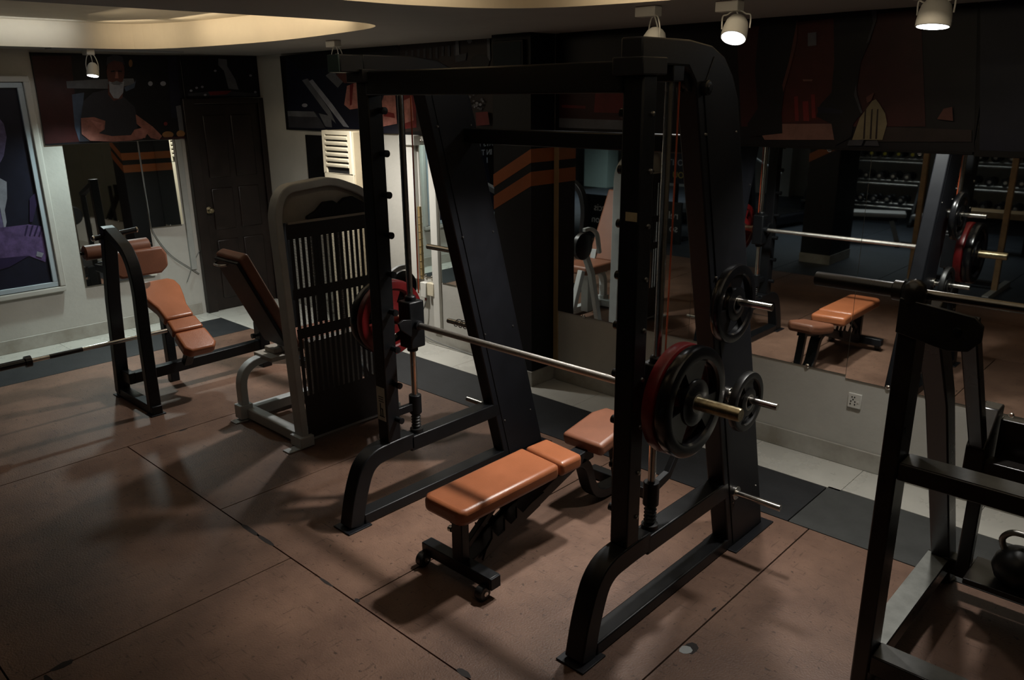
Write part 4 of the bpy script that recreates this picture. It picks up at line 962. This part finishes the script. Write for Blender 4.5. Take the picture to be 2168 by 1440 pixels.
text('DO', Matrix.Translation((-5.95, -1.308, 1.05)) @ SM, .12, LET, s2); text('IT', Matrix.Translation((-6.19, -1.308, 1.05)) @ SM, .12, LET, s2); text('YOU', Matrix.Translation((-5.95, -1.308, .88)) @ SM, .12, LETY, s2)
t = thing('air_conditioner', 'pale green-white tower air conditioner in the far bay, seen in the mirror', 'air conditioner', (-11.05, -6.0, 0))
obj('cabinet', box(B(), -11.4, -10.75, -6.3, -5.9, 0, 1.75), mat('pale_green_plastic', (.40, .52, .47), .4, var=.05), t, bevel=.01)
obj('outlet', box(B(), -11.35, -10.95, -5.9, -5.893, .85, 1.0), SLOT, t, smooth=False)
t = B(); box(t, -10.6, -10.3, YF, YF + .6, 0, ZC); struct('trim_8', t, WHT, bevel=.004)

t = B(); box(t, -7.35, -7.02, YF, YF + .25, 0, ZC); struct('trim_10', t, WHT, bevel=.004)
# ------------------------------------------------------------------ light
w = bpy.data.worlds.new('world'); bpy.context.scene.world = w; w.use_nodes = True
w.node_tree.nodes['Background'].inputs[0].default_value = (.5, .55, .65, 1); w.node_tree.nodes['Background'].inputs[1].default_value = .004
def area(loc, sx, sy, e, col, up=False, name='fill_lamp'):
    ld = bpy.data.lights.new(name, 'AREA'); ld.shape = 'RECTANGLE'; ld.size = sx; ld.size_y = sy; ld.energy = e; ld.color = col
    o = bpy.data.objects.new(name, ld); C.objects.link(o); o.location = loc
    if up: o.rotation_euler = (PI, 0, 0)
    return o
def strip(p, q, n, w, e, col=(1, .82, .58)):
    # lamp strip inside the ceiling recess facing n
    p, q, n = Vector(p), Vector(q), Vector(n)
    o = area((p + q) / 2, (q - p).length, w, e, col, name='cove_strip_and_fill')
    x = (q - p).normalized(); z = -n.normalized(); y = z.cross(x).normalized()
    o.rotation_euler = Matrix((x, y, z)).transposed().to_euler(); o.data.spread = math.radians(140)
ZS = ZC + .13
strip((-6.3, 2.93, ZS), (-4.3, 2.98, ZS), (0, 1, 0), .04, 2.1)
strip((-6.78, 2.62, ZS), (-6.4, 2.86, ZS), (-.55, .83, 0), .04, .5)
strip((-4.2, 2.95, ZS), (-3.98, 2.55, ZS), (.9, .45, 0), .04, .4)
strip((-6.80, 2.5, ZS), (-6.80, 1.0, ZS), (-1, 0, 0), .04, .9, (.92, .97, 1))
strip((-2.3, 2.85, ZS), (.5, 2.92, ZS), (0, 1, 0), .04, 3.0)
strip((-2.62, 1.2, ZS), (-2.55, 2.6, ZS), (-1, 0, 0), .04, 1.8)
area((-5.3, 1.8, ZC + .16), 1.5, 1.5, 2.2, (1, .84, .62)); area((-.9, 1.8, ZC + .16), 1.5, 1.5, 2.6, (1, .84, .62))  # added downward fill in both recesses to brighten the spotlight heads
strip((-2.3, 2.3, ZC + .03), (.3, 2.3, ZC + .03), (0, 1, 0), .03, 1.5)  # added fill aimed under the lip at spotlight boxes and upper posters
strip((-6.3, 2.3, ZC + .03), (-4.3, 2.3, ZC + .03), (0, 1, 0), .03, 1.4)  # added fill for the left spotlights' boxes, apart from the cove wash
for loc, e, sx in (((-4.2, -3.0, ZC - .03), 14, 2.5), ((-9.3, -4.2, ZC - .03), 30, 2.0)):  # added ceiling fill for the far side of the room, without fixtures
    a_ = area(loc, sx, 1.2, e, (.88, .97, 1.0)); a_.data.spread = math.radians(110)
